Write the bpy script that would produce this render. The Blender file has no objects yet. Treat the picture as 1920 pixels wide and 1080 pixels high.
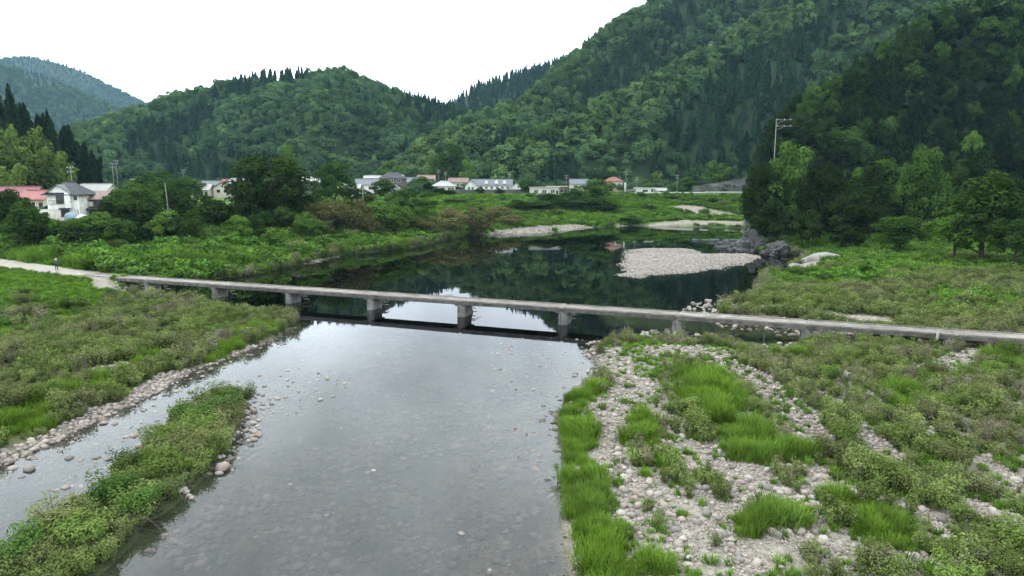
import bpy, bmesh, math, random
import numpy as np
from mathutils import Vector, Matrix, Euler

# ------------------------------------------------------------------ camera, sky, sun, exposure
S = bpy.context.scene
COL = S.collection
CAM_Z, FOC, PITCH = 14.0, 1280.0, math.atan(195 / 1280)
cam = bpy.data.cameras.new('camera'); cam_o = bpy.data.objects.new('camera', cam); COL.objects.link(cam_o)
cam.sensor_width = 36.0; cam.lens = 24.0; cam.clip_start = 0.5; cam.clip_end = 12000
cam_o.location = (0, 0, CAM_Z); cam_o.rotation_euler = (math.pi / 2 - PITCH, 0, 0)
S.camera = cam_o

SUN_EL, SUN_AZ = math.radians(58), math.radians(-60)      # azimuth measured from +Y towards +X
W = bpy.data.worlds.new('World'); S.world = W; W.use_nodes = True
nt = W.node_tree; nt.nodes.clear()
sky = nt.nodes.new('ShaderNodeTexSky'); sky.sky_type = 'NISHITA'; sky.sun_disc = False
sky.sun_elevation = SUN_EL; sky.sun_rotation = SUN_AZ; sky.air_density = 1.0; sky.dust_density = 3.0
cloud = nt.nodes.new('ShaderNodeTexNoise'); cloud.inputs['Scale'].default_value = 3.2; cloud.inputs['Detail'].default_value = 7
tcw = nt.nodes.new('ShaderNodeTexCoord'); nt.links.new(tcw.outputs['Generated'], cloud.inputs['Vector'])
crw = nt.nodes.new('ShaderNodeMapRange'); crw.inputs['From Min'].default_value = 0.3; crw.inputs['From Max'].default_value = 0.7
crw.inputs['To Min'].default_value = 16.0; crw.inputs['To Max'].default_value = 39.0
nt.links.new(cloud.outputs['Fac'], crw.inputs['Value'])
vm = nt.nodes.new('ShaderNodeVectorMath'); vm.operation = 'SCALE'; vm.inputs[0].default_value = (0.93, 1.0, 1.05)
nt.links.new(crw.outputs[0], vm.inputs['Scale'])
mixw = nt.nodes.new('ShaderNodeMix'); mixw.data_type = 'RGBA'; mixw.inputs['Factor'].default_value = 0.88
nt.links.new(sky.outputs[0], mixw.inputs['A']); nt.links.new(vm.outputs[0], mixw.inputs['B'])
bg = nt.nodes.new('ShaderNodeBackground'); bg.inputs['Strength'].default_value = 0.1
nt.links.new(mixw.outputs['Result'], bg.inputs['Color'])
ow = nt.nodes.new('ShaderNodeOutputWorld'); nt.links.new(bg.outputs[0], ow.inputs['Surface'])

sl = bpy.data.lights.new('sun', 'SUN'); sl.energy = 1.5; sl.angle = math.radians(14); sl.color = (1.0, 0.96, 0.9)
so = bpy.data.objects.new('sun', sl); COL.objects.link(so)
sd = Vector((math.sin(SUN_AZ) * math.cos(SUN_EL), math.cos(SUN_AZ) * math.cos(SUN_EL), math.sin(SUN_EL)))
so.rotation_euler = sd.to_track_quat('Z', 'Y').to_euler(); so.location = (0, 0, 300)

S.view_settings.view_transform = 'Standard'; S.view_settings.look = 'None'
S.view_settings.exposure = 0.14; S.view_settings.gamma = 1.0; S.view_settings.use_curve_mapping = False
S.render.engine = 'CYCLES'
S.cycles.use_denoising = True; S.cycles.use_adaptive_sampling = True; S.cycles.adaptive_threshold = 0.025; S.cycles.adaptive_min_samples = 16; S.cycles.max_bounces = 6; S.cycles.diffuse_bounces = 2; S.cycles.glossy_bounces = 3
S.cycles.transparent_max_bounces = 6; S.cycles.transmission_bounces = 3; S.cycles.volume_bounces = 0
S.cycles.caustics_reflective = False; S.cycles.caustics_refractive = False; S.cycles.sample_clamp_indirect = 4.0

RNG = np.random.default_rng(7); random.seed(7)

# ------------------------------------------------------------------ survey helpers (photo pixel + known height or distance -> metres)
cp, sp = math.cos(PITCH), math.sin(PITCH)
def at(x, y, z=0.0):
    d, v = (x - 960) / FOC, (540 - y) / FOC
    dy, dz = cp + v * sp, -sp + v * cp
    t = (z - CAM_Z) / dz
    return (d * t, dy * t, z)
def atY(x, y, Y):
    d, v = (x - 960) / FOC, (540 - y) / FOC
    dy, dz = cp + v * sp, -sp + v * cp
    t = Y / dy
    return (d * t, Y, CAM_Z + dz * t)
def proj(X, Y, Z):
    zc = Y * cp - (Z - CAM_Z) * sp; up = Y * sp + (Z - CAM_Z) * cp
    return 960 + FOC * X / zc, 540 - FOC * up / zc

# ------------------------------------------------------------------ noise and distance fields
_tab = np.random.default_rng(3).random((256, 256))
def vnoise(x, y):
    xi = np.floor(x).astype(int); yi = np.floor(y).astype(int)
    fx = x - xi; fy = y - yi; fx = fx * fx * (3 - 2 * fx); fy = fy * fy * (3 - 2 * fy)
    a = _tab[xi & 255, yi & 255]; b = _tab[(xi + 1) & 255, yi & 255]
    c = _tab[xi & 255, (yi + 1) & 255]; d = _tab[(xi + 1) & 255, (yi + 1) & 255]
    return (a * (1 - fx) + b * fx) * (1 - fy) + (c * (1 - fx) + d * fx) * fy
def fbm(x, y, o=4):
    s = 0; a = 0.5
    for k in range(o):
        s = s + a * (vnoise(x + 17.3 * k, y - 9.1 * k) - 0.5); x = x * 2.03; y = y * 2.03; a *= 0.5
    return s * 2
def seg_dist(X, Y, pts, closed=False):
    """distance to a polyline, with the interpolated third coordinate of the nearest point"""
    D = np.full(X.shape, 1e9); Z = np.zeros(X.shape)
    n = len(pts)
    for i in range(n if closed else n - 1):
        a = pts[i]; b = pts[(i + 1) % n]
        ex, ey = b[0] - a[0], b[1] - a[1]; L = ex * ex + ey * ey + 1e-9
        t = np.clip(((X - a[0]) * ex + (Y - a[1]) * ey) / L, 0, 1)
        d = np.hypot(X - a[0] - t * ex, Y - a[1] - t * ey)
        m = d < D; D = np.where(m, d, D)
        if len(a) > 2: Z = np.where(m, a[2] + t * (b[2] - a[2]), Z)
    return D, Z
def inside(X, Y, pts):
    c = np.zeros(X.shape, bool); n = len(pts)
    for i in range(n):
        x1, y1 = pts[i][:2]; x2, y2 = pts[(i + 1) % n][:2]
        if y1 == y2: continue
        m = (y1 > Y) != (y2 > Y)
        c ^= m & (X < (x2 - x1) * (Y - y1) / (y2 - y1) + x1)
    return c
def sdf(X, Y, pts):
    return np.where(inside(X, Y, pts), 1, -1) * seg_dist(X, Y, pts, True)[0]
def smooth(x, a, b):
    t = np.clip((x - a) / (b - a), 0, 1); return t * t * (3 - 2 * t)

# ------------------------------------------------------------------ plan of the valley (metres)
RIVER = [(260, 205), (180, 215), (110, 222), (73, 219), (40, 233), (22, 219), (12, 197), (-3, 191), (-12, 188), (-17.5, 172), (-20.6, 154),
         (-27, 144), (-34, 136), (-35.5, 124), (-38, 117), (-40, 107.7), (-43, 102), (-48, 97), (-50.5, 92), (-50, 88), (-46.5, 84), (-41, 79.5),
         (-34, 75.5), (-27, 72.5), (-22.8, 70), (-21.5, 66), (-21.8, 62), (-22.5, 58), (-23.5, 53), (-24.5, 49.5), (-24.3, 45), (-24.8, 41),
         (-25.2, 38), (-25.3, 35.5), (-25.8, 33), (-27, 28), (-29, 20), (-33, 5), (-36, -60), (1, -60), (1.8, 10), (2.1, 23), (2.4, 28),
         (2.8, 33), (2.9, 38), (3.6, 44), (6, 48.5), (7.2, 52), (6.6, 56), (8.5, 59.5), (11, 61), (15.5, 60.5), (19, 59.3), (21.5, 56.3),
         (23.5, 57.2), (27, 59.0), (33, 60.3), (36, 61.5), (33, 63), (28, 66), (24, 68.5), (22, 72), (23.5, 76), (28, 81), (31.8, 87), (35, 95),
         (38, 102.6), (46, 112.5), (52, 122), (56, 130), (57.5, 134), (54, 136.5), (50.5, 139), (51.5, 148), (56, 158), (66, 166), (85, 172),
         (130, 178), (260, 172)]
POND = [(-66, 61), (-53, 63.5), (-48.5, 65.0), (-47.3, 67.5), (-52, 68.8), (-66, 68)]
ISLE = [(-18.4, 44), (-16.8, 41), (-15.6, 37), (-14.9, 33.5), (-15.1, 31), (-15.0, 28.7), (-15.3, 26.3), (-15, 23.9), (-15.5, 20), (-16, 6),
        (-19, 6), (-18.7, 22), (-18.6, 26), (-18.4, 28.5), (-19, 31), (-19, 34), (-19.8, 38), (-20, 42)]
SPIT = [(16.7, 105.5), (19.5, 118), (23.5, 134), (26.7, 148), (33, 149), (40, 147.5), (38.5, 140), (34, 136), (42, 137), (48.4, 135.7), (46.5, 128),
        (43.4, 122.6), (38, 116), (32.1, 110.4), (25, 106), (19.4, 102.6)]
VILL = [(-700, 150), (-220, 125), (-130, 128), (-98, 134), (-74, 140), (-60, 156), (-50, 190), (-34, 225), (-14, 256), (10, 274), (40, 290), (80, 302),
        (150, 302), (500, 320), (700, 900), (-700, 900)]
PATH_L = [(-55.5, 92.0, 1.66), (-58.5, 93.2, 1.66), (-64, 96.2, 1.72), (-74, 101.5, 2.0), (-84, 106, 2.5), (-100, 112, 3.2), (-140, 121, 5.0)]
PATH_R = [(54.5, 49.3, 1.64), (58.9, 47.6, 1.64), (75, 42, 1.75), (110, 34, 2.0)]
TRACK = [(57, 86.5, 1.5), (62, 82.5, 1.5), (70, 79, 1.55), (90, 74, 1.8), (120, 70, 2.2)]
ROAD = [(20, 281, 9.3), (40, 296, 9.3), (70, 306, 9.4), (110, 308, 9.7), (170, 306, 10.5), (260, 300, 12)]
def crest(pts, drop): return [(p[0], p[1], p[2] - drop) for p in (atY(*q) for q in pts)]
MOUNT = {
 'central': (crest([(60, 290, 470), (140, 240, 520), (200, 200, 560), (265, 186, 600), (330, 157, 620), (420, 142, 640), (480, 127, 640), (560, 122, 640),
                    (640, 112, 650), (700, 140, 660), (760, 165, 680), (830, 185, 720), (900, 218, 760)], 13), 0.44),
 'saddle': (crest([(700, 250, 1000), (780, 216, 1000), (830, 186, 1000), (900, 146, 1000), (1000, 114, 1000), (1070, 92, 1000), (1150, 60, 1000), (1300, 20, 1000)], 12), 0.5),
 'east': (crest([(735, 335, 360), (750, 318, 370), (780, 286, 390), (826, 236, 420), (873, 208, 450), (973, 184, 520), (1040, 130, 560), (1073, 95, 580),
                 (1193, 5, 640), (1320, -80, 680), (1500, -150, 700), (1900, -200, 700)], 10), 0.62),
 'spur': (crest([(830, 335, 350), (880, 312, 360), (960, 252, 385), (1040, 208, 410), (1190, 150, 440), (1280, 100, 470), (1363, 52, 490), (1430, 5, 500),
                 (1550, -80, 520), (1800, -200, 530), (2300, -260, 560)], 10), 0.78),
 'near': (crest([(1405, 345, 160), (1440, 285, 168), (1500, 232, 180), (1560, 172, 190), (1600, 108, 200), (1690, 42, 215), (1740, 2, 225), (1830, -70, 235),
                 (1950, -150, 245), (2400, -300, 270)], 11), 0.52),
 'west': (crest([(-700, 20, 250), (-300, 60, 245), (-60, 108, 240), (0, 142, 240), (30, 168, 240), (60, 202, 238), (100, 220, 234), (140, 268, 228), (160, 322, 222),
                 (172, 350, 215)], 13), 0.8),
 'blue': (crest([(-400, 130, 2600), (-100, 108, 2600), (0, 104, 2600), (60, 101, 2600), (130, 116, 2600), (190, 147, 2600), (265, 183, 2600), (380, 250, 2600)], 10), 0.5),
 'teal': (crest([(-400, 100, 1700), (-100, 110, 1700), (0, 115, 1700), (50, 128, 1700), (120, 153, 1700), (210, 192, 1700), (300, 245, 1700)], 10), 0.5),
}
BANK_EDGE = [p for p in RIVER]
def mountains(X, Y):
    M = np.full(X.shape, -1e3); K = np.zeros(X.shape, int)
    n1 = fbm(X / 90.0, Y / 90.0, 4)
    for i, (nm, (pts, sl_)) in enumerate(MOUNT.items()):
        dm = np.full(X.shape, 1e9); zs = 0.0; ws = 0.0
        for a, b in zip(pts[:-1], pts[1:]):       # crest height blended between the nearest stretches of the crest
            d, z = seg_dist(X, Y, [a, b]); w = 1.0 / (d + 4.0) ** 6
            dm = np.minimum(dm, d); zs = zs + z * w; ws = ws + w
        h = zs / ws - sl_ * dm * (1.0 + 0.55 * n1 * smooth(dm, 5, 60))
        if nm == 'near':      # the hill ends in a steep nose towards the pool
            h = h - np.maximum(0, 51 + (Y - 140) * 0.40 - X) * 2.2
        K = np.where(h > M, i, K); M = np.maximum(M, h)
    return M, K
def height(X, Y):
    X = np.asarray(X, float); Y = np.asarray(Y, float)
    sr = sdf(X, Y, RIVER); sw = np.maximum(sr, sdf(X, Y, POND))
    si = np.maximum(sdf(X, Y, ISLE), sdf(X, Y, SPIT) + 2.6 * fbm(X / 4.5, Y / 4.5, 3) - 0.5)
    s = -np.minimum(sw, -si)                      # > 0 on land
    wob = fbm(X / 3.1, Y / 3.1, 3) * 0.55 * smooth(np.abs(s), -0.1, 2.0)
    s = s + wob
    amp = 0.75 + 1.0 * smooth(-X, 44, 54) * smooth(Y, 60, 80) + 0.7 * smooth(X, 36, 52) + 0.5 * smooth(Y, 78, 100)
    amp = np.where(si > 0, 0.55, amp)
    land = 0.06 + amp * (1 - np.exp(-np.maximum(s, 0) / 5.0)) + 0.10 * fbm(X / 2.0, Y / 2.0, 3) * smooth(s, 0, 2)
    dn = (X + 57.8) * 0.3621 + (Y - 92.9) * 0.9321          # metres upstream of the bridge line
    pool = smooth(dn, -15, -2)
    dep = 0.32 + 0.25 * fbm(X / 6.0, Y / 9.0, 3) + 1.9 * pool
    dep = np.where(X > 9, np.minimum(dep, 0.25 + 1.9 * smooth(dn, 8, 24)), dep)
    bed = -np.maximum(dep, 0.1) * (1 - np.exp(np.minimum(s, 0) / (2.2 + 2 * pool)))
    h = np.where(s > 0, land, bed)
    dv = np.maximum(-sdf(X, Y, VILL), 0)
    T = 6.3 + 3.2 * smooth(Y, 140, 300) + 0.012 * np.maximum(Y - 300, 0)
    terr = T - 0.155 * dv + 0.35 * fbm(X / 9, Y / 9, 3) * smooth(dv, 0, 6)
    terr = np.minimum(terr, 0.2 + np.maximum(s, 0) * 0.42)
    h = np.where(s > 0, np.maximum(h, terr), h)
    M, K = mountains(X, Y)
    M = np.minimum(M, 0.3 + np.maximum(s, 0) * 1.6); M = np.where(si > -6, -1e3, M)
    h = np.where(s > 0, np.maximum(h, M), h)
    for P, hw in ((PATH_L, 2.6), (PATH_R, 2.4), (TRACK, 2.0), (ROAD, 3.4)):
        d, z = seg_dist(X, Y, P)
        k = 1 - smooth(d, hw, hw + 4.0)
        k = k * (s > -0.2)
        h = h * (1 - k) + z * k
    return h, s, M, K

def axis(a, fine0, fine1, b, st, gr, cap):
    v = list(np.arange(fine0, fine1, st)); x = fine1; d = st
    while x < b: v.append(x); d = min(d * gr, cap); x += d
    v.append(b); x = fine0 - st; d = st; lo = []
    while x > a: lo.append(x); d = min(d * gr, cap); x -= d
    lo.append(a); return np.array(lo[::-1] + v)
XS = axis(-3400, -72, 75, 3400, 0.8, 1.055, 90); YS = axis(-420, 14, 118, 3600, 0.8, 1.028, 70)
GX, GY = np.meshgrid(XS, YS)
GH, GS, GM, GK = height(GX, GY)
def ground(x, y):
    x = np.asarray(x, float); y = np.asarray(y, float)
    i = np.clip(np.searchsorted(XS, x) - 1, 0, len(XS) - 2); j = np.clip(np.searchsorted(YS, y) - 1, 0, len(YS) - 2)
    fx = (x - XS[i]) / (XS[i + 1] - XS[i]); fy = (y - YS[j]) / (YS[j + 1] - YS[j])
    return (GH[j, i] * (1 - fx) + GH[j, i + 1] * fx) * (1 - fy) + (GH[j + 1, i] * (1 - fx) + GH[j + 1, i + 1] * fx) * fy
def gz(x, y): return float(ground(x, y))

# ------------------------------------------------------------------ materials
MATS = {}
def newmat(name):
    m = bpy.data.materials.new(name); m.use_nodes = True; m.node_tree.nodes.clear()
    return m, m.node_tree
def N(t, k, **kw):
    n = t.nodes.new(k)
    for a, b in kw.items():
        if a.startswith('i_'): n.inputs[a[2:].replace('_', ' ')].default_value = b
        else: setattr(n, a, b)
    return n
def mixc(t, fac, a, b, blend='MIX'):
    n = t.nodes.new('ShaderNodeMix'); n.data_type = 'RGBA'; n.blend_type = blend
    for sock, v in (('Factor', fac), ('A', a), ('B', b)):
        s = [q for q in n.inputs if q.name == sock and (q.type == 'RGBA' or sock == 'Factor') and q.enabled][0]
        if isinstance(v, bpy.types.NodeSocket): t.links.new(v, s)
        elif sock == 'Factor': s.default_value = v
        else: s.default_value = (*v[:3], 1)
    return [q for q in n.outputs if q.type == 'RGBA'][0]
def math_n(t, op, a, b=None):
    n = t.nodes.new('ShaderNodeMath'); n.operation = op
    for k, v in enumerate((a, b)):
        if v is None: continue
        if isinstance(v, bpy.types.NodeSocket): t.links.new(v, n.inputs[k])
        else: n.inputs[k].default_value = v
    return n.outputs[0]
def maprange(t, v, a, b, c=0.0, d=1.0):
    n = t.nodes.new('ShaderNodeMapRange'); t.links.new(v, n.inputs['Value'])
    for k, q in zip(('From Min', 'From Max', 'To Min', 'To Max'), (a, b, c, d)): n.inputs[k].default_value = q
    return n.outputs[0]
def noise(t, scale, detail=4, vec=None, rough=0.55):
    n = t.nodes.new('ShaderNodeTexNoise'); n.inputs['Scale'].default_value = scale; n.inputs['Detail'].default_value = detail
    n.inputs['Roughness'].default_value = rough
    if vec is not None: t.links.new(vec, n.inputs['Vector'])
    return n.outputs['Fac']
def bumpn(t, h, strength, dist, normal=None):
    n = t.nodes.new('ShaderNodeBump'); n.inputs['Strength'].default_value = strength; n.inputs['Distance'].default_value = dist
    t.links.new(h, n.inputs['Height'])
    if normal is not None: t.links.new(normal, n.inputs['Normal'])
    return n.outputs[0]
def finish(m, t, color, rough=0.8, normal=None, spec=0.3, metal=0.0):
    b = t.nodes.new('ShaderNodeBsdfPrincipled'); b.inputs['Roughness'].default_value = rough; b.inputs['Specular IOR Level'].default_value = spec
    b.inputs['Metallic'].default_value = metal
    if isinstance(color, bpy.types.NodeSocket): t.links.new(color, b.inputs['Base Color'])
    else: b.inputs['Base Color'].default_value = (*color, 1)
    if normal is not None: t.links.new(normal, b.inputs['Normal'])
    o = t.nodes.new('ShaderNodeOutputMaterial'); t.links.new(b.outputs[0], o.inputs['Surface'])
    MATS[m.name] = m
    return m
def wpos(t): return t.nodes.new('ShaderNodeNewGeometry').outputs['Position']
def opos(t): return t.nodes.new('ShaderNodeTexCoord').outputs['Object']
def orand(t): return t.nodes.new('ShaderNodeObjectInfo').outputs['Random']

def plain(name, c, rough=0.7, vary=0.25, scale=1.5, spec=0.3, bump=0.15, bs=20.0, metal=0.0):
    m, t = newmat(name); p = opos(t)
    n = noise(t, scale, 5, p)
    c1 = tuple(x * (1 - vary) for x in c); c2 = tuple(min(1, x * (1 + vary)) for x in c)
    col = mixc(t, maprange(t, n, 0.3, 0.7), c1, c2)
    r = orand(t); col = mixc(t, maprange(t, r, 0, 1, 0, 0.35), col, tuple(x * 0.75 for x in c))
    return finish(m, t, col, rough, bumpn(t, noise(t, bs, 3, p), bump, 0.02), spec, metal)

def foliage(name, dark, light, transl=0.22, patch=None, pscale=0.12, hue=0.35):
    """dark/light: leaf colours, mixed per leaf and per plant; patch: third colour in broad patches"""
    m, t = newmat(name)
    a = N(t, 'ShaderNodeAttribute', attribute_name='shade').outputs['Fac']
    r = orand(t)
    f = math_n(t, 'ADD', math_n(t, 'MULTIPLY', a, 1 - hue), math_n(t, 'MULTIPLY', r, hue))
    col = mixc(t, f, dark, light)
    if patch:
        n = noise(t, pscale, 3, wpos(t))
        col = mixc(t, maprange(t, n, 0.46, 0.62, 0.0, 0.65), col, patch)
    r2 = math_n(t, 'FRACT', math_n(t, 'MULTIPLY', r, 7.31))
    k = maprange(t, r2, 0, 1, 0.62, 1.25)
    col = mixc(t, 1.0, col, (1, 1, 1), 'MULTIPLY')
    sc = t.nodes.new('ShaderNodeVectorMath'); sc.operation = 'SCALE'; t.links.new(col, sc.inputs[0]); t.links.new(k, sc.inputs['Scale'])
    col = sc.outputs[0]
    d = N(t, 'ShaderNodeBsdfDiffuse'); tr = N(t, 'ShaderNodeBsdfTranslucent'); mx = N(t, 'ShaderNodeMixShader'); mx.inputs[0].default_value = transl
    t.links.new(col, d.inputs[0]); t.links.new(col, tr.inputs[0])
    t.links.new(d.outputs[0], mx.inputs[1]); t.links.new(tr.outputs[0], mx.inputs[2])
    o = N(t, 'ShaderNodeOutputMaterial'); t.links.new(mx.outputs[0], o.inputs['Surface'])
    MATS[name] = m
    return m

foliage('leaf_broad', (0.015, 0.040, 0.009), (0.078, 0.142, 0.026))
foliage('leaf_dark', (0.007, 0.017, 0.005), (0.036, 0.064, 0.013))
foliage('leaf_light', (0.040, 0.092, 0.014), (0.115, 0.200, 0.034))
foliage('leaf_cedar', (0.006, 0.015, 0.007), (0.020, 0.038, 0.014))
foliage('leaf_bamboo', (0.030, 0.062, 0.012), (0.155, 0.225, 0.050))
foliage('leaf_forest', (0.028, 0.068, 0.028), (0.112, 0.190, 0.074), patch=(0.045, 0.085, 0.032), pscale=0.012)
foliage('leaf_conifer_far', (0.014, 0.038, 0.020), (0.036, 0.074, 0.034))
foliage('leaf_kudzu', (0.036, 0.092, 0.015), (0.135, 0.265, 0.042), patch=(0.075, 0.125, 0.028), pscale=0.10)
foliage('leaf_scrub', (0.060, 0.092, 0.024), (0.195, 0.255, 0.074), patch=(0.175, 0.180, 0.090), pscale=0.16)
foliage('leaf_scrub_grey', (0.115, 0.105, 0.070), (0.240, 0.225, 0.150))
foliage('leaf_brown', (0.060, 0.066, 0.024), (0.175, 0.165, 0.066))
foliage('grass_bright', (0.070, 0.148, 0.014), (0.215, 0.345, 0.044), transl=0.3, patch=(0.125, 0.205, 0.040), pscale=0.2)
foliage('grass_far', (0.070, 0.155, 0.016), (0.170, 0.300, 0.040), patch=(0.070, 0.115, 0.026), pscale=0.07)

def bark():
    m, t = newmat('bark'); p = opos(t)
    n = noise(t, 30, 4, p); col = mixc(t, n, (0.02, 0.016, 0.012), (0.06, 0.05, 0.04))
    finish(m, t, col, 0.9, bumpn(t, n, 0.5, 0.05))
bark()
def concrete(name, a, b, streak=(0.05, 0.046, 0.04), sc=0.8, amount=0.55):
    m, t = newmat(name); p = wpos(t)
    n = noise(t, sc, 6, p); col = mixc(t, maprange(t, n, 0.35, 0.65), a, b)
    n2 = noise(t, 5.0, 5, p); col = mixc(t, maprange(t, n2, 0.52, 0.75, 0, amount), col, streak)
    r = orand(t); sc_ = t.nodes.new('ShaderNodeVectorMath'); sc_.operation = 'SCALE'; t.links.new(col, sc_.inputs[0])
    t.links.new(maprange(t, r, 0, 1, 0.85, 1.15), sc_.inputs['Scale'])
    finish(m, t, sc_.outputs[0], 0.85, bumpn(t, noise(t, 40, 4, p), 0.25, 0.01))
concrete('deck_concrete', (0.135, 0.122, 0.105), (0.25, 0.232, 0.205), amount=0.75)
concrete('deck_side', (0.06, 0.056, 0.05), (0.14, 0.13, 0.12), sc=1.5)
concrete('pier_concrete', (0.14, 0.135, 0.125), (0.24, 0.235, 0.22), sc=1.2)
concrete('wall_concrete', (0.13, 0.13, 0.12), (0.24, 0.235, 0.22), sc=0.5)
concrete('slope_concrete', (0.055, 0.058, 0.055), (0.10, 0.10, 0.095), sc=0.3)
concrete('pale_concrete', (0.42, 0.42, 0.40), (0.55, 0.55, 0.53), sc=0.5, amount=0.2)

def stone_mat(name, cols, sc=7, wet=False):
    m, t = newmat(name); p = opos(t); r = orand(t)
    rp = t.nodes.new('ShaderNodeValToRGB'); rp.color_ramp.elements[0].color = (*cols[0], 1); rp.color_ramp.elements[1].color = (*cols[-1], 1)
    for i, c in enumerate(cols[1:-1]):
        e = rp.color_ramp.elements.new((i + 1) / (len(cols) - 1)); e.color = (*c, 1)
    t.links.new(r, rp.inputs[0])
    n = noise(t, sc, 6, p); col = mixc(t, maprange(t, n, 0.3, 0.75, 0.0, 0.6), rp.outputs[0], tuple(x * 0.45 for x in cols[0]))
    finish(m, t, col, 0.35 if wet else 0.8, bumpn(t, n, 0.35, 0.03), 0.4 if wet else 0.25)
stone_mat('stone', [(0.15, 0.14, 0.125), (0.32, 0.28, 0.235), (0.42, 0.37, 0.315), (0.28, 0.215, 0.18), (0.46, 0.42, 0.365), (0.21, 0.20, 0.185), (0.35, 0.285, 0.245)])
stone_mat('stone_pale', [(0.15, 0.14, 0.12), (0.30, 0.27, 0.235), (0.38, 0.345, 0.30), (0.22, 0.195, 0.17)])
stone_mat('stone_bed', [(0.06, 0.058, 0.045), (0.20, 0.16, 0.13), (0.09, 0.10, 0.08), (0.26, 0.195, 0.16), (0.07, 0.08, 0.065), (0.15, 0.15, 0.13)])
stone_mat('cliff_rock', [(0.055, 0.057, 0.055), (0.09, 0.092, 0.088), (0.12, 0.12, 0.115)], 2.5)
stone_mat('white_rock', [(0.19, 0.185, 0.165), (0.25, 0.245, 0.225)], 3.0)
stone_mat('root_wood', [(0.10, 0.085, 0.07), (0.17, 0.15, 0.125)], 10)
stone_mat('driftwood', [(0.26, 0.245, 0.22), (0.36, 0.345, 0.32), (0.18, 0.16, 0.14)], 10)
for nm, c in dict(white_wall=(0.72, 0.71, 0.68), cream_wall=(0.55, 0.50, 0.42), pink_wall=(0.60, 0.53, 0.49), brown_wall=(0.13, 0.10, 0.08), grey_wall=(0.30, 0.30, 0.29),
                  red_roof=(0.19, 0.085, 0.09), red_roof_bright=(0.28, 0.115, 0.105), orange_roof=(0.20, 0.095, 0.068), dark_roof=(0.045, 0.05, 0.055), slate_roof=(0.13, 0.145, 0.16),
                  grey_roof=(0.34, 0.34, 0.33), brown_roof=(0.20, 0.14, 0.12), white_trim=(0.74, 0.74, 0.72), dark_wood=(0.05, 0.038, 0.03), steel=(0.24, 0.24, 0.23),
                  pole=(0.20, 0.195, 0.18), rust=(0.16, 0.11, 0.08), tarp_blue=(0.20, 0.27, 0.36), tarp_white=(0.66, 0.68, 0.70), cloth_dark=(0.03, 0.032, 0.04),
                  cloth_light=(0.5, 0.5, 0.5), path_dirt=(0.27, 0.245, 0.21), asphalt=(0.10, 0.10, 0.10)).items():
    plain(nm, c)
m_, t_ = newmat('glass'); finish(m_, t_, (0.03, 0.035, 0.04), 0.08, None, 0.6)

# person: trousers, shirt and skin meet at fixed heights of the body
m_, t_ = newmat('person_body')
sep = N(t_, 'ShaderNodeSeparateXYZ'); t_.links.new(opos(t_), sep.inputs[0])
c_ = mixc(t_, math_n(t_, 'GREATER_THAN', sep.outputs['Z'], 0.93), (0.018, 0.018, 0.022), (0.06, 0.062, 0.07))
c_ = mixc(t_, math_n(t_, 'GREATER_THAN', sep.outputs['Z'], 1.45), c_, (0.42, 0.28, 0.21))
finish(m_, t_, c_, 0.8)

# ground
m_, t_ = newmat('ground_cover')
p = wpos(t_)
def att(n): return N(t_, 'ShaderNodeAttribute', attribute_name=n).outputs['Fac']
vo = N(t_, 'ShaderNodeTexVoronoi'); vo.inputs['Scale'].default_value = 5.0; t_.links.new(p, vo.inputs['Vector'])
vo2 = N(t_, 'ShaderNodeTexVoronoi'); vo2.inputs['Scale'].default_value = 13.0; t_.links.new(p, vo2.inputs['Vector'])
sepc = N(t_, 'ShaderNodeSeparateColor'); t_.links.new(vo.outputs['Color'], sepc.inputs[0])
sepc2 = N(t_, 'ShaderNodeSeparateColor'); t_.links.new(vo2.outputs['Color'], sepc2.inputs[0])
gr1 = mixc(t_, sepc.outputs[0], (0.12, 0.11, 0.092), (0.38, 0.34, 0.295))
gr2 = mixc(t_, sepc2.outputs[0], (0.12, 0.108, 0.088), (0.37, 0.33, 0.285))
grav = mixc(t_, 0.5, gr1, gr2)
soil = mixc(t_, noise(t_, 0.7, 5, p), (0.045, 0.055, 0.022), (0.10, 0.115, 0.042))
fld = mixc(t_, noise(t_, 0.35, 6, p), (0.055, 0.125, 0.018), (0.105, 0.19, 0.03))
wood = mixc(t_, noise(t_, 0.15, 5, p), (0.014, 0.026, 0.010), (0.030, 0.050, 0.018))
bed = mixc(t_, sepc.outputs[1], (0.055, 0.050, 0.038), (0.155, 0.130, 0.10))
bed = mixc(t_, maprange(t_, noise(t_, 0.35, 5, p), 0.35, 0.65), bed, (0.036, 0.042, 0.032))
mud = mixc(t_, noise(t_, 0.12, 4, p), (0.022, 0.030, 0.014), (0.045, 0.058, 0.022))
col = mixc(t_, att('g_gravel'), soil, grav)
col = mixc(t_, att('g_field'), col, fld)
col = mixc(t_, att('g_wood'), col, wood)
col = mixc(t_, att('g_bed'), col, bed)
col = mixc(t_, att('g_mud_shade'), col, mud)
hgt = math_n(t_, 'ADD', vo.outputs['Distance'], math_n(t_, 'MULTIPLY', vo2.outputs['Distance'], 0.4))
finish(m_, t_, col, 0.9, bumpn(t_, hgt, 0.8, -0.10), 0.15)

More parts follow.
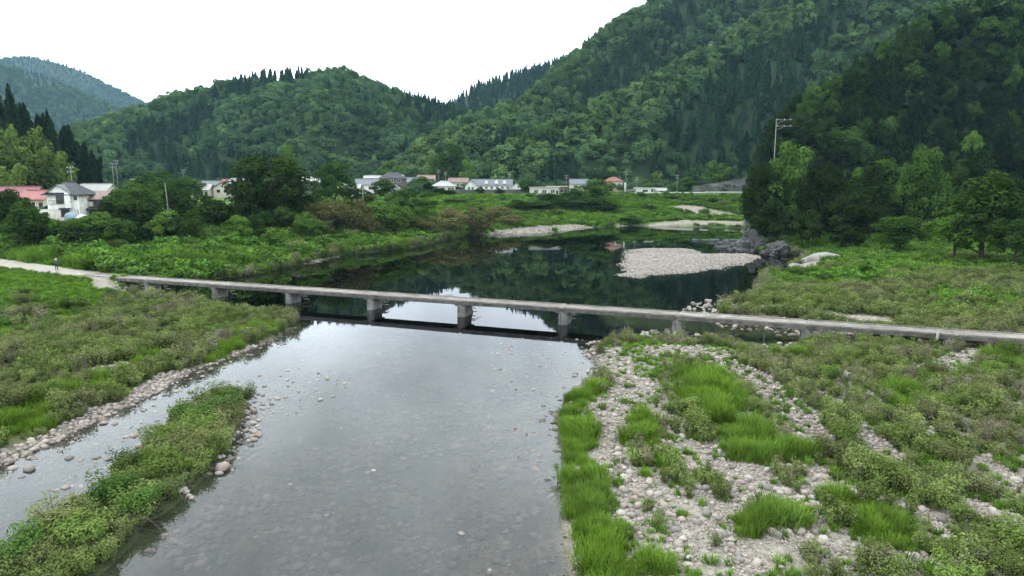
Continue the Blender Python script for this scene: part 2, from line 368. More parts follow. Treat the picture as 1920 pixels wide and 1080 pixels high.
# river water: Fresnel reflection over tinted see-through water, rippled below the bridge
m_, t_ = newmat('river_water')
p = wpos(t_)
mp = N(t_, 'ShaderNodeMapping'); mp.inputs['Scale'].default_value = (0.55, 0.95, 1); mp.inputs['Rotation'].default_value = (0, 0, 0.12); t_.links.new(p, mp.inputs['Vector'])
n1 = noise(t_, 0.9, 5, mp.outputs[0], 0.6); n2 = noise(t_, 0.35, 2, mp.outputs[0]); n3 = noise(t_, 0.16, 3, p)
rip = N(t_, 'ShaderNodeAttribute', attribute_name='ripple').outputs['Fac']
b1 = N(t_, 'ShaderNodeBump'); b1.inputs['Distance'].default_value = 0.08
t_.links.new(math_n(t_, 'MULTIPLY', rip, maprange(t_, n3, 0.42, 0.62, 0.12, 1.25)), b1.inputs['Strength']); t_.links.new(n1, b1.inputs['Height'])
b2 = N(t_, 'ShaderNodeBump'); b2.inputs['Distance'].default_value = 0.25; b2.inputs['Strength'].default_value = 0.010
t_.links.new(n2, b2.inputs['Height']); t_.links.new(b1.outputs[0], b2.inputs['Normal'])
fr = N(t_, 'ShaderNodeFresnel'); fr.inputs['IOR'].default_value = 1.333; t_.links.new(b2.outputs[0], fr.inputs['Normal'])
gl = N(t_, 'ShaderNodeBsdfGlossy'); gl.inputs['Roughness'].default_value = 0.02; gl.inputs['Color'].default_value = (0.95, 0.97, 1, 1); t_.links.new(b2.outputs[0], gl.inputs['Normal'])
tr = N(t_, 'ShaderNodeBsdfTransparent'); t_.links.new(N(t_, 'ShaderNodeAttribute', attribute_name='tint').outputs['Color'], tr.inputs['Color'])
murk = N(t_, 'ShaderNodeBsdfDiffuse'); murk.inputs['Color'].default_value = (0.085, 0.09, 0.078, 1)
mk = N(t_, 'ShaderNodeMixShader'); t_.links.new(N(t_, 'ShaderNodeAttribute', attribute_name='murk').outputs['Fac'], mk.inputs[0]); t_.links.new(tr.outputs[0], mk.inputs[1]); t_.links.new(murk.outputs[0], mk.inputs[2])
mx = N(t_, 'ShaderNodeMixShader'); t_.links.new(fr.outputs[0], mx.inputs[0]); t_.links.new(mk.outputs[0], mx.inputs[1]); t_.links.new(gl.outputs[0], mx.inputs[2])
o_ = N(t_, 'ShaderNodeOutputMaterial'); t_.links.new(mx.outputs[0], o_.inputs['Surface']); MATS['river_water'] = m_

# ------------------------------------------------------------------ mesh helpers
def mesh_np(name, V, Fq, mat=None, attrs=None, smooth_=False):
    """V (n,3); Fq (m,3|4) index array"""
    V = np.asarray(V, np.float32); Fq = np.asarray(Fq, np.int32)
    me = bpy.data.meshes.new(name); k = Fq.shape[1]
    me.vertices.add(len(V)); me.vertices.foreach_set('co', V.ravel())
    me.loops.add(Fq.size); me.loops.foreach_set('vertex_index', Fq.ravel())
    me.polygons.add(len(Fq)); me.polygons.foreach_set('loop_start', np.arange(0, Fq.size, k, dtype=np.int32))
    me.update(calc_edges=True)
    if smooth_: me.polygons.foreach_set('use_smooth', np.ones(len(Fq), bool))
    for a, v in (attrs or {}).items():
        v = np.asarray(v, np.float32)
        at_ = me.attributes.new(a, 'FLOAT' if v.ndim == 1 else 'FLOAT_COLOR', 'POINT')
        at_.data.foreach_set('value' if v.ndim == 1 else 'color', v.ravel())
    if mat: me.materials.append(MATS[mat])
    me.validate(); return me
def link(name, me, parent=None, mat=None):
    o = bpy.data.objects.new(name, me); COL.objects.link(o)
    if parent is not None: o.parent = parent
    if mat and me is not None and not me.materials: me.materials.append(MATS[mat])
    return o
def tag(o, label, cat=None, group=None, kind=None):
    o['label'] = label
    if cat: o['category'] = cat
    if group: o['group'] = group
    if kind: o['kind'] = kind
    return o
def empty(name, loc, rz=0.0, sc=(1, 1, 1)):
    o = bpy.data.objects.new(name, None); COL.objects.link(o); o.location = loc; o.rotation_euler = (0, 0, rz); o.scale = sc
    o.empty_display_size = 0.3; return o
def copy_tree(o, parent=None):
    c = o.copy(); COL.objects.link(c)
    if parent is not None: c.parent = parent
    for ch in list(o.children): copy_tree(ch, c)
    return c
class MB:
    def __init__(s): s.v = []; s.f = []
    def add(s, v, f):
        n = len(s.v); s.v += [tuple(q) for q in v]; s.f += [tuple(i + n for i in q) for q in f]
    def box(s, c, d, rz=0.0, M=None):
        x, y, z = (q / 2 for q in d); R = Matrix.Rotation(rz, 3, 'Z') if M is None else M; c = Vector(c)
        s.add([c + R @ Vector((a * x, b * y, g * z)) for a, b, g in ((-1, -1, -1), (1, -1, -1), (1, 1, -1), (-1, 1, -1), (-1, -1, 1), (1, -1, 1), (1, 1, 1), (-1, 1, 1))],
              [(0, 3, 2, 1), (4, 5, 6, 7), (0, 1, 5, 4), (1, 2, 6, 5), (2, 3, 7, 6), (3, 0, 4, 7)]); return s
    def tube(s, pts, rad, n=6, cap=True):
        pts = [Vector(q) for q in pts]; rings = []
        for i, q in enumerate(pts):
            d = (pts[min(i + 1, len(pts) - 1)] - pts[max(i - 1, 0)]).normalized()
            u = d.orthogonal().normalized() if abs(d.z) < 0.9 else Vector((1, 0, 0)).cross(d).normalized(); w = d.cross(u)
            rings.append([q + (u * math.cos(a) + w * math.sin(a)) * rad[i] for a in (2 * math.pi * k / n for k in range(n))])
        v = [q for r in rings for q in r]; f = []
        for i in range(len(pts) - 1):
            for k in range(n): f.append((i * n + k, i * n + (k + 1) % n, (i + 1) * n + (k + 1) % n, (i + 1) * n + k))
        if cap: f += [tuple(range(n))[::-1], tuple((len(pts) - 1) * n + k for k in range(n))]
        s.add(v, f); return s
    def prism(s, poly, y0, y1):   # outline in x,z extruded along y
        n = len(poly); s.add([(x, y0, z) for x, z in poly] + [(x, y1, z) for x, z in poly],
                             [tuple(range(n)), tuple(range(2 * n - 1, n - 1, -1))] + [(i, i + n, (i + 1) % n + n, (i + 1) % n) for i in range(n)]); return s
    def mesh(s, name, mat, smooth_=False):
        me = bpy.data.meshes.new(name); me.from_pydata(s.v, [], s.f); me.update()
        bm = bmesh.new(); bm.from_mesh(me); bmesh.ops.recalc_face_normals(bm, faces=bm.faces); bm.to_mesh(me); bm.free()
        if smooth_: me.polygons.foreach_set('use_smooth', np.ones(len(me.polygons), bool))
        me.materials.append(MATS[mat]); return me
    def build(s, name, mat, parent=None, smooth_=False): return link(name, s.mesh(name, mat, smooth_), parent)

# ------------------------------------------------------------------ ground, water
def veg_masks(X, Y, s):
    """where the river bars are bare gravel (0..1)"""
    g = np.zeros(X.shape)
    for pts, hw in GRAVEL: 
        d, _ = seg_dist(X, Y, pts); g = np.maximum(g, 1 - smooth(d + 0.9 * fbm(X / 1.7, Y / 1.7, 3), hw * 0.65, hw * 1.25))
    return g
def L(pts, z=0.6): return [at(x, y, z)[:2] for x, y in pts]
GRAVEL = [
    (L([(1135, 760), (1150, 850), (1180, 930), (1190, 990)], .4), 0.85), (L([(1150, 670), (1190, 720), (1160, 760)], .3), 1.5),
    (L([(1240, 660), (1300, 665), (1350, 665)], .4), 1.9), (L([(1340, 660), (1380, 700), (1440, 740), (1500, 790), (1540, 850)], .5), 1.25),
    (L([(1230, 780), (1270, 830), (1300, 900), (1340, 970), (1390, 1060)], .5), 0.55), (L([(1350, 850), (1400, 900), (1440, 960), (1500, 1000)], .6), 1.2),
    (L([(1480, 870), (1560, 900), (1540, 960), (1420, 920)], .6), 1.1), (L([(1520, 1020), (1560, 1060), (1600, 1080)], .6), 0.7),
    (L([(1610, 810), (1680, 880), (1760, 930), (1860, 980), (1920, 1010)], .6), 0.7), (L([(1660, 940), (1720, 970), (1800, 1040)], .6), 0.35),
    (L([(1730, 820), (1780, 810), (1850, 860), (1880, 920)], .6), 0.5), (L([(1750, 690), (1800, 670), (1840, 660)], .8), 1.1),
    (L([(1560, 1040), (1720, 1050), (1780, 1075)], .6), 0.5), (L([(1290, 980), (1310, 1050)], .5), 0.4),
    (L([(1470, 700), (1560, 760), (1640, 830)], .6), 0.35), (L([(1200, 900), (1250, 960), (1290, 1060)], .5), 0.55),
    # stones along the left bar, the side channel and the island
    (L([(480, 655), (400, 690), (330, 712), (270, 750), (200, 785), (130, 815), (60, 850), (0, 880)], .1), 1.5), (L([(330, 660), (250, 690), (190, 700)], .4), 1.1),
    (L([(440, 745), (450, 800), (420, 850), (370, 890)], .2), 0.9), (L([(245, 545), (200, 545), (180, 530)], .5), 1.6), (L([(285, 575), (250, 580)], .5), 1.2),
    (L([(60, 615), (130, 605)], .4), 0.8),
    # far banks
    (L([(590, 492), (650, 478)], .4), 2.2), (L([(560, 468), (640, 460)], 1.2), 2.0), (L([(1090, 425), (1030, 430), (960, 436), (930, 440)], .5), 5.4),
    (L([(1180, 423), (1290, 422), (1390, 424)], .3), 4.5), (L([(1290, 408), (1390, 412)], 1.0), 7.0),
    (L([(1340, 578), (1400, 572), (1460, 580)], .4), 2.2), (L([(1560, 590), (1650, 598)], .8), 2.3), (L([(1440, 600), (1560, 625), (1660, 632)], .2), 1.6), (L([(1488, 510), (1510, 498), (1560, 490)], .8), 3.0),
]
ROUGH_BED = smooth(76 - GY, 0, 6)
g_gravel = veg_masks(GX, GY, GS)
g_gravel = np.maximum(g_gravel, (1 - smooth(np.abs(GS), 0.2, 0.8)) * 0.55 * (GY < 66) * (GX > -30) * ((GX > -10) | (GY > 34) | (GX < -21)))
g_gravel = np.maximum(g_gravel, (sdf(GX, GY, SPIT) > -3) * 1.0)
g_gravel = np.maximum(g_gravel, (GX > 0) * (GY < 64) * (GS > 0) * 0.85)
g_field = smooth(-GX, 50, 56) * smooth(GY, 62, 72) + smooth(GY, 84, 92)
g_field = np.clip(g_field, 0, 1) * (1 - g_gravel)
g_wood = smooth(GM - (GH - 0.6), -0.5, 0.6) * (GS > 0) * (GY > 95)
g_bed = (GS < 0.05) * 1.0
DNG = (GX + 57.8) * 0.3621 + (GY - 92.9) * 0.9321
g_mud_shade = np.maximum(smooth(-GH, 0.55, 1.3), smooth(DNG, -22, -10) * (GS < 0.5) * (1 - g_gravel) * 0.9)
g_mud_shade = np.maximum(g_mud_shade, (np.abs(sdf(GX, GY, ISLE)) < 1.1) * (GY < 36) * 0.95)  # dark soil round the island edge; the undercut bank's shade is painted into it
gv = np.stack([GX, GY, GH], -1).reshape(-1, 3)
ny, nx = GX.shape
idx = np.arange(ny * nx).reshape(ny, nx)
gf = np.stack([idx[:-1, :-1], idx[:-1, 1:], idx[1:, 1:], idx[1:, :-1]], -1).reshape(-1, 4)
gme = mesh_np('ground', gv, gf, 'ground_cover', dict(g_gravel=g_gravel.ravel(), g_field=g_field.ravel(), g_wood=g_wood.ravel(), g_bed=g_bed.ravel(), g_mud_shade=g_mud_shade.ravel()), True)
tag(link('ground', gme), 'valley floor, river bars and wooded mountain slopes', kind='structure')

wx = axis(-110, -60, 60, 300, 1.0, 1.05, 8); wy = axis(-60, 10, 120, 330, 1.0, 1.04, 8)
WX, WY = np.meshgrid(wx, wy); wd = np.maximum(-ground(WX, WY), 0.0)
tint = np.stack([np.exp(-1.25 * wd), np.exp(-1.1 * wd), np.exp(-1.3 * wd), np.ones_like(wd)], -1)
BR0, BR1 = (-57.8, 92.9), (41.6, 54.3)
bu = Vector((BR1[0] - BR0[0], BR1[1] - BR0[1])).normalized(); bn = Vector((-bu.y, bu.x))     # along the bridge, upstream
down = -((WX - BR0[0]) * bn.x + (WY - BR0[1]) * bn.y)
ripple = 0.008 + 0.13 * smooth(down, 6, 30) * (0.6 + 0.4 * smooth(down, 22, 42)) + 0.10 * smooth(-wd, -0.25, -0.05) * (down > 2)
ni = np.arange(WX.size).reshape(WX.shape)
wf = np.stack([ni[:-1, :-1], ni[:-1, 1:], ni[1:, 1:], ni[1:, :-1]], -1).reshape(-1, 4)
wme = mesh_np('river', np.stack([WX, WY, np.zeros_like(WX)], -1).reshape(-1, 3), wf, 'river_water', dict(tint=tint.reshape(-1, 4), ripple=ripple.ravel(), murk=(np.clip(wd * 0.5, 0, 0.14) * smooth(down, 7, 22)).ravel()), True)
tag(link('river', wme), 'shallow clear river with a dark still pool above the bridge', kind='structure')

def ribbon(name, pts, hw, mat, lift=0.04, label=''):
    P = []
    for a, b in zip(pts[:-1], pts[1:]):
        n = max(2, int(math.dist(a[:2], b[:2]) / 1.0))
        P += [tuple(a[k] + (b[k] - a[k]) * i / n for k in range(3)) for i in range(n)]
    P.append(pts[-1]); P = np.array(P); Tn = np.gradient(P[:, :2], axis=0); Tn /= np.linalg.norm(Tn, axis=1)[:, None]
    nr = np.stack([-Tn[:, 1], Tn[:, 0]], -1); K = 7; V = []
    for k in range(K):
        o = (k / (K - 1) * 2 - 1) * hw * (1 + 0.25 * (abs(k - 3) == 3) * fbm(P[:, 0] / 3 + k, P[:, 1] / 3, 2))
        q = P[:, :2] + nr * o[:, None] if isinstance(o, np.ndarray) else P[:, :2] + nr * o
        V.append(np.column_stack([q, np.maximum(ground(q[:, 0], q[:, 1]), 0.02) + (lift if 0 < k < K - 1 else 0.004)]))
    V = np.array(V); n = len(P); ii = np.arange(K * n).reshape(K, n)
    f = np.stack([ii[:-1, :-1], ii[:-1, 1:], ii[1:, 1:], ii[1:, :-1]], -1).reshape(-1, 4)
    me = mesh_np(name, V.reshape(-1, 3), f, mat, None, True); me.flip_normals()
    return tag(link(name, me), label, kind='structure')
ribbon('path', PATH_L[1:], 2.3, 'path_dirt', label='pale dirt path leading to the left end of the bridge')
ribbon('path', TRACK, 1.7, 'path_dirt', label='pale track in the shade under the right hillside')
ribbon('road', ROAD, 3.0, 'asphalt', 0.05, label='valley road on the far bank')

# ------------------------------------------------------------------ foliage meshes
def leaf_quads(c, n, size, asp=1.6, rng=RNG, shade=None, bend=0.25):
    """one bent quad per centre c with normal n; size scalar or array"""
    m = len(c); n = n / np.linalg.norm(n, axis=1)[:, None]
    r = rng.normal(size=(m, 3)); u = np.cross(n, r); u /= np.linalg.norm(u, axis=1)[:, None]; w = np.cross(n, u)
    size = np.broadcast_to(np.asarray(size, float), (m,))[:, None]
    a = u * size * asp * 0.5; b = w * size * 0.5
    V = np.stack([c - a, c - b + n * size * bend * 0.5, c + a, c + b + n * size * bend * 0.5], 1)
    sh = rng.random(m) if shade is None else shade
    return V.reshape(-1, 3), np.arange(4 * m).reshape(-1, 4), np.repeat(sh, 4)
def sph(m, rng):
    v = rng.normal(size=(m, 3)); return v / np.linalg.norm(v, axis=1)[:, None]
def broad_crown(name, mat, n, size, seed, lobes=30, base=0.05, rad=(0.085, 0.17), coh=0.35):
    """leafy crown on the unit tree: lobes packed in an uneven dome that reaches low"""
    rng = np.random.default_rng(seed); C = []; Nn = []; Sh = []; P = []
    for k in range(lobes):
        d = sph(1, rng)[0]; r = rng.random() ** 0.45
        z = 0.52 + d[2] * r * 0.36; wz = 0.36 * (1.08 - 0.55 * max(0.0, (z - 0.5) / 0.5)) * (0.75 if z < 0.3 else 1.0)
        P.append((d[0] * r * wz, d[1] * r * wz, z, rng.uniform(*rad)))
    tot = sum(q[3] ** 2 for q in P)
    for x, y, z, r in P:
        m = int(n * r * r / tot); d = sph(m, rng); fl = (d[:, 2] < -0.25) & (rng.random(m) < 0.8); d[:, 2] = np.where(fl, -d[:, 2], d[:, 2])
        rr = r * rng.uniform(0.72, 1.08, m)
        c = np.column_stack([x + d[:, 0] * rr, y + d[:, 1] * rr, z + d[:, 2] * rr * 0.95])
        C.append(c); Nn.append(d + np.array([0, 0, 0.25]) + rng.normal(size=(m, 3)) * coh); Sh.append(np.clip(rng.normal(rng.normal(0.45, 0.16), 0.16, m), 0, 1))
    C = np.concatenate(C); Nn = np.concatenate(Nn); Sh = np.concatenate(Sh)
    k = C[:, 2] > base; C, Nn, Sh = C[k], Nn[k], Sh[k]
    C[:, 2] *= 1.0 / max(C[:, 2].max(), 0.5)
    V, Fq, sh = leaf_quads(C, Nn, size * rng.uniform(0.6, 1.3, len(C)), 1.5, rng, Sh)
    return mesh_np(name, V, Fq, mat, dict(shade=sh))
def cedar_crown(name, mat, n, size, seed, r0=0.5, base=0.12):
    rng = np.random.default_rng(seed)
    t = rng.random(n) ** 1.35; tl = np.floor(t * 13) / 13 + rng.normal(size=n) * 0.018
    ang = rng.random(n) * 2 * math.pi; lay = np.floor(t * 13)
    R = r0 * (1 - np.clip(tl, 0, 1)) ** 0.75 * (0.8 + 0.25 * np.sin(ang * 3 + lay * 2.1) + 0.15 * rng.normal(size=n).clip(-1, 1))
    q = np.sqrt(rng.uniform(0.12, 1.0, n)); r = np.maximum(R, 0.015) * q
    z = base + (1 - base) * np.clip(tl, 0, 1) - 0.05 * q * (1 - tl)
    C = np.column_stack([np.cos(ang) * r, np.sin(ang) * r, np.clip(z, base * 0.6, 1)])
    Nn = np.column_stack([np.cos(ang) * 0.55, np.sin(ang) * 0.55, np.full(n, 0.8)]) + rng.normal(size=(n, 3)) * 0.3
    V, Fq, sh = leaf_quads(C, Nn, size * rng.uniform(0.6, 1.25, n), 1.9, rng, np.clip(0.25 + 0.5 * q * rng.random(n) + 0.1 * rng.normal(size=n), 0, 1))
    return mesh_np(name, V, Fq, mat, dict(shade=sh))
def bamboo_crown(name, mat, n, size, seed):
    rng = np.random.default_rng(seed); C = []; Nn = []; Sh = []
    for k in range(26):
        a = rng.random() * 6.28; b = rng.random() ** 0.5 * 0.26; lean = rng.uniform(0.1, 0.26); h = rng.uniform(0.62, 1.0)
        m = n // 26; t = rng.uniform(0.3, 1.0, m)
        x = math.cos(a) * (b + lean * t ** 2.6); y = math.sin(a) * (b + lean * t ** 2.6); z = h * (t - 0.16 * t ** 4)
        w = 0.075 * np.sin(np.clip(t, 0, 1) * 3.0) + 0.02
        d = sph(m, rng); C.append(np.column_stack([x + d[:, 0] * w, y + d[:, 1] * w, z + d[:, 2] * w]))
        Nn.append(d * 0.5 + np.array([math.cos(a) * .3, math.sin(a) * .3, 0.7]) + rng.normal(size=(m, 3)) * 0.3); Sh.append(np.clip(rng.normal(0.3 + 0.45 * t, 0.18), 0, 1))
    V, Fq, sh = leaf_quads(np.concatenate(C), np.concatenate(Nn), size * rng.uniform(0.6, 1.3, len(np.concatenate(C))), 2.2, rng, np.concatenate(Sh))
    return mesh_np(name, V, Fq, mat, dict(shade=sh))
def trunk_mesh(name, seed, limbs=7, r=0.022, top=0.6):
    rng = np.random.default_rng(seed); b = MB()
    pts = [(0, 0, -0.03)]; x = y = 0
    for k in range(1, 6):
        x += rng.normal() * 0.012; y += rng.normal() * 0.012; pts.append((x, y, top * k / 5))
    b.tube(pts, [r * (1.25 - 0.95 * k / 5) for k in range(6)], 7)
    for k in range(limbs):
        i = rng.integers(1, 5); p0 = Vector(pts[i]); a = rng.random() * 6.28; ln = rng.uniform(0.16, 0.3)
        p1 = p0 + Vector((math.cos(a) * ln * 0.6, math.sin(a) * ln * 0.6, ln * 0.35)); p2 = p0 + Vector((math.cos(a) * ln, math.sin(a) * ln, ln * 0.85))
        b.tube([p0, p1, p2], [r * 0.5, r * 0.33, r * 0.12], 5)
    return b.mesh(name, 'bark', True)
TRUNKS = [trunk_mesh('trunk', 10 + k) for k in range(3)]; POLE_TRUNK = trunk_mesh('trunk', 20, 0, 0.02, 0.95)
KIND = {
    'broad': ([broad_crown('crown', 'leaf_broad', 3200, 0.040, 30 + k) for k in range(4)], TRUNKS),
    'dark': ([broad_crown('crown', 'leaf_dark', 3200, 0.040, 40 + k) for k in range(4)], TRUNKS),
    'light': ([broad_crown('crown', 'leaf_light', 3200, 0.040, 50 + k) for k in range(3)], TRUNKS),
    'brown': ([broad_crown('crown', 'leaf_brown', 2600, 0.036, 60 + k, coh=0.7) for k in range(2)], TRUNKS),
    'big_broad': ([broad_crown('crown', 'leaf_broad', 7500, 0.025, 34 + k, 46, 0.03, (0.07, 0.13)) for k in range(3)], TRUNKS),
    'big_dark': ([broad_crown('crown', 'leaf_dark', 7500, 0.025, 44 + k, 46, 0.03, (0.07, 0.13)) for k in range(3)], TRUNKS),
    'big_light': ([broad_crown('crown', 'leaf_light', 7500, 0.025, 54 + k, 46, 0.03, (0.07, 0.13)) for k in range(2)], TRUNKS),
    'cedar': ([cedar_crown('crown', 'leaf_cedar', 2200, 0.058, 70 + k) for k in range(3)], [POLE_TRUNK]),
    'bamboo': ([bamboo_crown('crown', 'leaf_bamboo', 4200, 0.034, 80 + k) for k in range(3)], TRUNKS),
}
PROTO = {}; N_TREE = 0
def tree(kind, x, y, h, w, label, group=None, name=None, z=None):
    global N_TREE
    rng = random.Random(N_TREE * 13 + 5); N_TREE += 1
    crowns, trunks = KIND[kind]
    root = empty(name or {'cedar': 'cedar_tree', 'bamboo': 'bamboo_clump'}.get(kind, 'broadleaf_tree'), (x, y, (gz(x, y) if z is None else z) - 0.1), rng.uniform(0, 6.28), (w, w * rng.uniform(0.9, 1.1), h))
    link('trunk', rng.choice(trunks), root); link('crown', rng.choice(crowns), root)
    tag(root, label, 'bamboo' if kind == 'bamboo' else 'tree', group); return root

# scattering as one object: points carry rotation, size and which variant
def scatter(name, pts, sources, scl, label, rot=None, var=None, tilt=0.12, cat=None, seed=1):
    if len(pts) == 0: return None
    rng = np.random.default_rng(seed); n = len(pts)
    me = bpy.data.meshes.new(name); me.vertices.add(n); me.vertices.foreach_set('co', np.asarray(pts, np.float32).ravel())
    scl = np.asarray(scl, np.float32)
    if scl.ndim == 1: scl = np.repeat(scl[:, None], 3, 1)
    if rot is None: rot = np.column_stack([rng.normal(size=n) * tilt, rng.normal(size=n) * tilt, rng.random(n) * 6.283])
    if var is None: var = rng.integers(0, len(sources), n)
    a = me.attributes.new('rot', 'FLOAT_VECTOR', 'POINT'); a.data.foreach_set('vector', np.asarray(rot, np.float32).ravel())
    a = me.attributes.new('scl', 'FLOAT_VECTOR', 'POINT'); a.data.foreach_set('vector', scl.ravel())
    a = me.attributes.new('var', 'INT', 'POINT'); a.data.foreach_set('value', np.asarray(var, np.int32))
    c = bpy.data.collections.new(name + '_variants')
    for i, s in enumerate(sources):
        so_ = bpy.data.objects.new('%s_variant_%02d' % (name, i), s); c.objects.link(so_)
    g = bpy.data.node_groups.new(name + '_scatter', 'GeometryNodeTree')
    g.interface.new_socket('Geometry', in_out='INPUT', socket_type='NodeSocketGeometry'); g.interface.new_socket('Geometry', in_out='OUTPUT', socket_type='NodeSocketGeometry')
    gi = g.nodes.new('NodeGroupInput'); go = g.nodes.new('NodeGroupOutput'); ip = g.nodes.new('GeometryNodeInstanceOnPoints')
    ci = g.nodes.new('GeometryNodeCollectionInfo'); ci.inputs['Collection'].default_value = c; ci.inputs['Separate Children'].default_value = True; ci.inputs['Reset Children'].default_value = True
    def na(nm, ty):
        q = g.nodes.new('GeometryNodeInputNamedAttribute'); q.data_type = ty; q.inputs['Name'].default_value = nm; return q.outputs['Attribute']
    g.links.new(gi.outputs[0], ip.inputs['Points']); g.links.new(ci.outputs[0], ip.inputs['Instance']); ip.inputs['Pick Instance'].default_value = True
    g.links.new(na('var', 'INT'), ip.inputs['Instance Index']); g.links.new(na('rot', 'FLOAT_VECTOR'), ip.inputs['Rotation']); g.links.new(na('scl', 'FLOAT_VECTOR'), ip.inputs['Scale'])
    g.links.new(ip.outputs[0], go.inputs[0])
    o = link(name, me); md = o.modifiers.new('scatter', 'NODES'); md.node_group = g
    return tag(o, label, cat, kind='stuff')

# ------------------------------------------------------------------ mountain woods
def jitter(x0, x1, y0, y1, st, rng):
    gx, gy = np.meshgrid(np.arange(x0, x1, st), np.arange(y0, y1, st))
    return (gx + rng.uniform(-.45, .45, gx.shape) * st).ravel(), (gy + rng.uniform(-.45, .45, gy.shape) * st).ravel()
def seen(x, y, z, top, margin=120, slack=4.0):
    px, py = proj(x, y, z + top)
    ok = (px > -margin) & (px < 1920 + margin) & (py > -margin * 1.5) & (py < 1080 + margin)
    for k in np.linspace(0.08, 0.97, 40):
        ok &= ground(x * k, y * k) < CAM_Z + (z + top - CAM_Z) * k + slack
    return ok
def over(x, y, M=None):
    """height of mountain above valley level: > 0.5 means wooded slope"""
    h, s, M, K = height(x, y)
    return (M - (h - 0.6)), K, s
FORB = [broad_crown('crown', 'leaf_forest', 800, 0.082, 90 + k, 11, 0.1, (0.15, 0.25), 0.22) for k in range(6)]
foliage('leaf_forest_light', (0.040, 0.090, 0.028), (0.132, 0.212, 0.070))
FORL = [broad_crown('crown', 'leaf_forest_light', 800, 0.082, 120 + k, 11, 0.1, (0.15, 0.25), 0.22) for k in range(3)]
FORC = [cedar_crown('crown', 'leaf_conifer_far', 420, 0.12, 100 + k) for k in range(3)]
FORBAM = [bamboo_crown('crown', 'leaf_bamboo', 800, 0.08, 110)]
names = list(MOUNT)
rng = np.random.default_rng(11)
def wood(nm, mount, box, st, hts, wid, label, con_bias, seed, hb=0.0):
    r = np.random.default_rng(seed); x, y = jitter(*box, st, r)
    ov, K, s = over(x, y); k = (ov > 0.5) & np.isin(K, [names.index(q) for q in mount.split()]) & (s > 1.5) & ((y > 318) | (proj(x, y, 8.0 + 0 * x)[0] < 980) | (proj(x, y, 8.0 + 0 * x)[0] > 1390)) & (y > (258 if x.mean() < 100 else 0)); x, y = x[k], y[k]
    z = ground(x, y); k = seen(x, y, z, 10.0); x, y, z = x[k], y[k], z[k]
    cv = fbm(x / 70.0, y / 70.0, 3) + r.normal(size=len(x)) * 0.07 + con_bias
    dc = np.minimum.reduce([seg_dist(x, y, MOUNT[q][0])[0] for q in mount.split()]) + 14 * fbm(x / 30, y / 30, 3)
    if mount.startswith(('east', 'spur')): cv = cv + 0.34 * smooth(dc, 20, 30) * (1 - smooth(dc, 60, 90)) - 0.5 * (dc < 18)
    con = cv > 0
    pale_leaf = (~con) & ((dc < 20) & (r.random(len(x)) < 0.75) | (fbm(x / 26 + 11, y / 26, 3) + 0.15 * r.normal(size=len(x)) > 0.30))  # pale-leaved kinds along the crests set off ridges that overcast light leaves flat
    h = np.where(con, r.uniform(11, 16, len(x)), r.uniform(hts[0], hts[1], len(x))); w = np.where(con, r.uniform(5.2, 7.2, len(x)), wid[0] * 0.62 + (wid[1] - wid[0] * 0.62) * r.random(len(x)) ** 0.8)
    bam = (~con) & (fbm(x / 40 + 50, y / 40, 3) > 0.42) & (z < 45)
    var = np.where(con, 6 + r.integers(0, 3, len(x)), np.where(bam, 9, np.where(pale_leaf, 10 + r.integers(0, 3, len(x)), r.integers(0, 6, len(x)))))
    P = np.column_stack([x, y, z - np.where(con, 0.5, h * 0.12)])
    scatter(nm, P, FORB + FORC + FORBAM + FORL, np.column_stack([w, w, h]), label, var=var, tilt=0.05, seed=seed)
    return len(x)
cnt = [wood('forest', 'central west teal blue', (-420, 60, 262, 720), 7.0, (9, 14), (10, 15), 'hazy mixed wood covering the rounded hill behind the village', -0.02, 1),
       wood('forest', 'saddle', (-250, 300, 420, 1010), 8.0, (9, 12), (10, 13), 'dark wood on the ridge in the gap between the hills', 0.15, 2),
       wood('forest', 'east', (-70, 420, 290, 700), 7.0, (9, 14), (10, 15), 'green wood on the tall mountain right of the gap', -0.14, 3),
       wood('forest', 'spur near', (-40, 420, 264, 540), 6.6, (9, 14), (9.5, 14), 'dense broadleaf wood on the spur above the far road', -0.22, 4),
       wood('forest', 'teal', (-1700, -300, 1100, 1750), 12, (10, 14), (12, 17), 'teal wooded slope on the far left', -0.1, 5),
       wood('forest', 'blue', (-2300, -500, 2000, 2650), 15, (10, 14), (14, 20), 'blue wooded mountain farthest away on the left', -0.1, 6)]
print('woods', cnt)

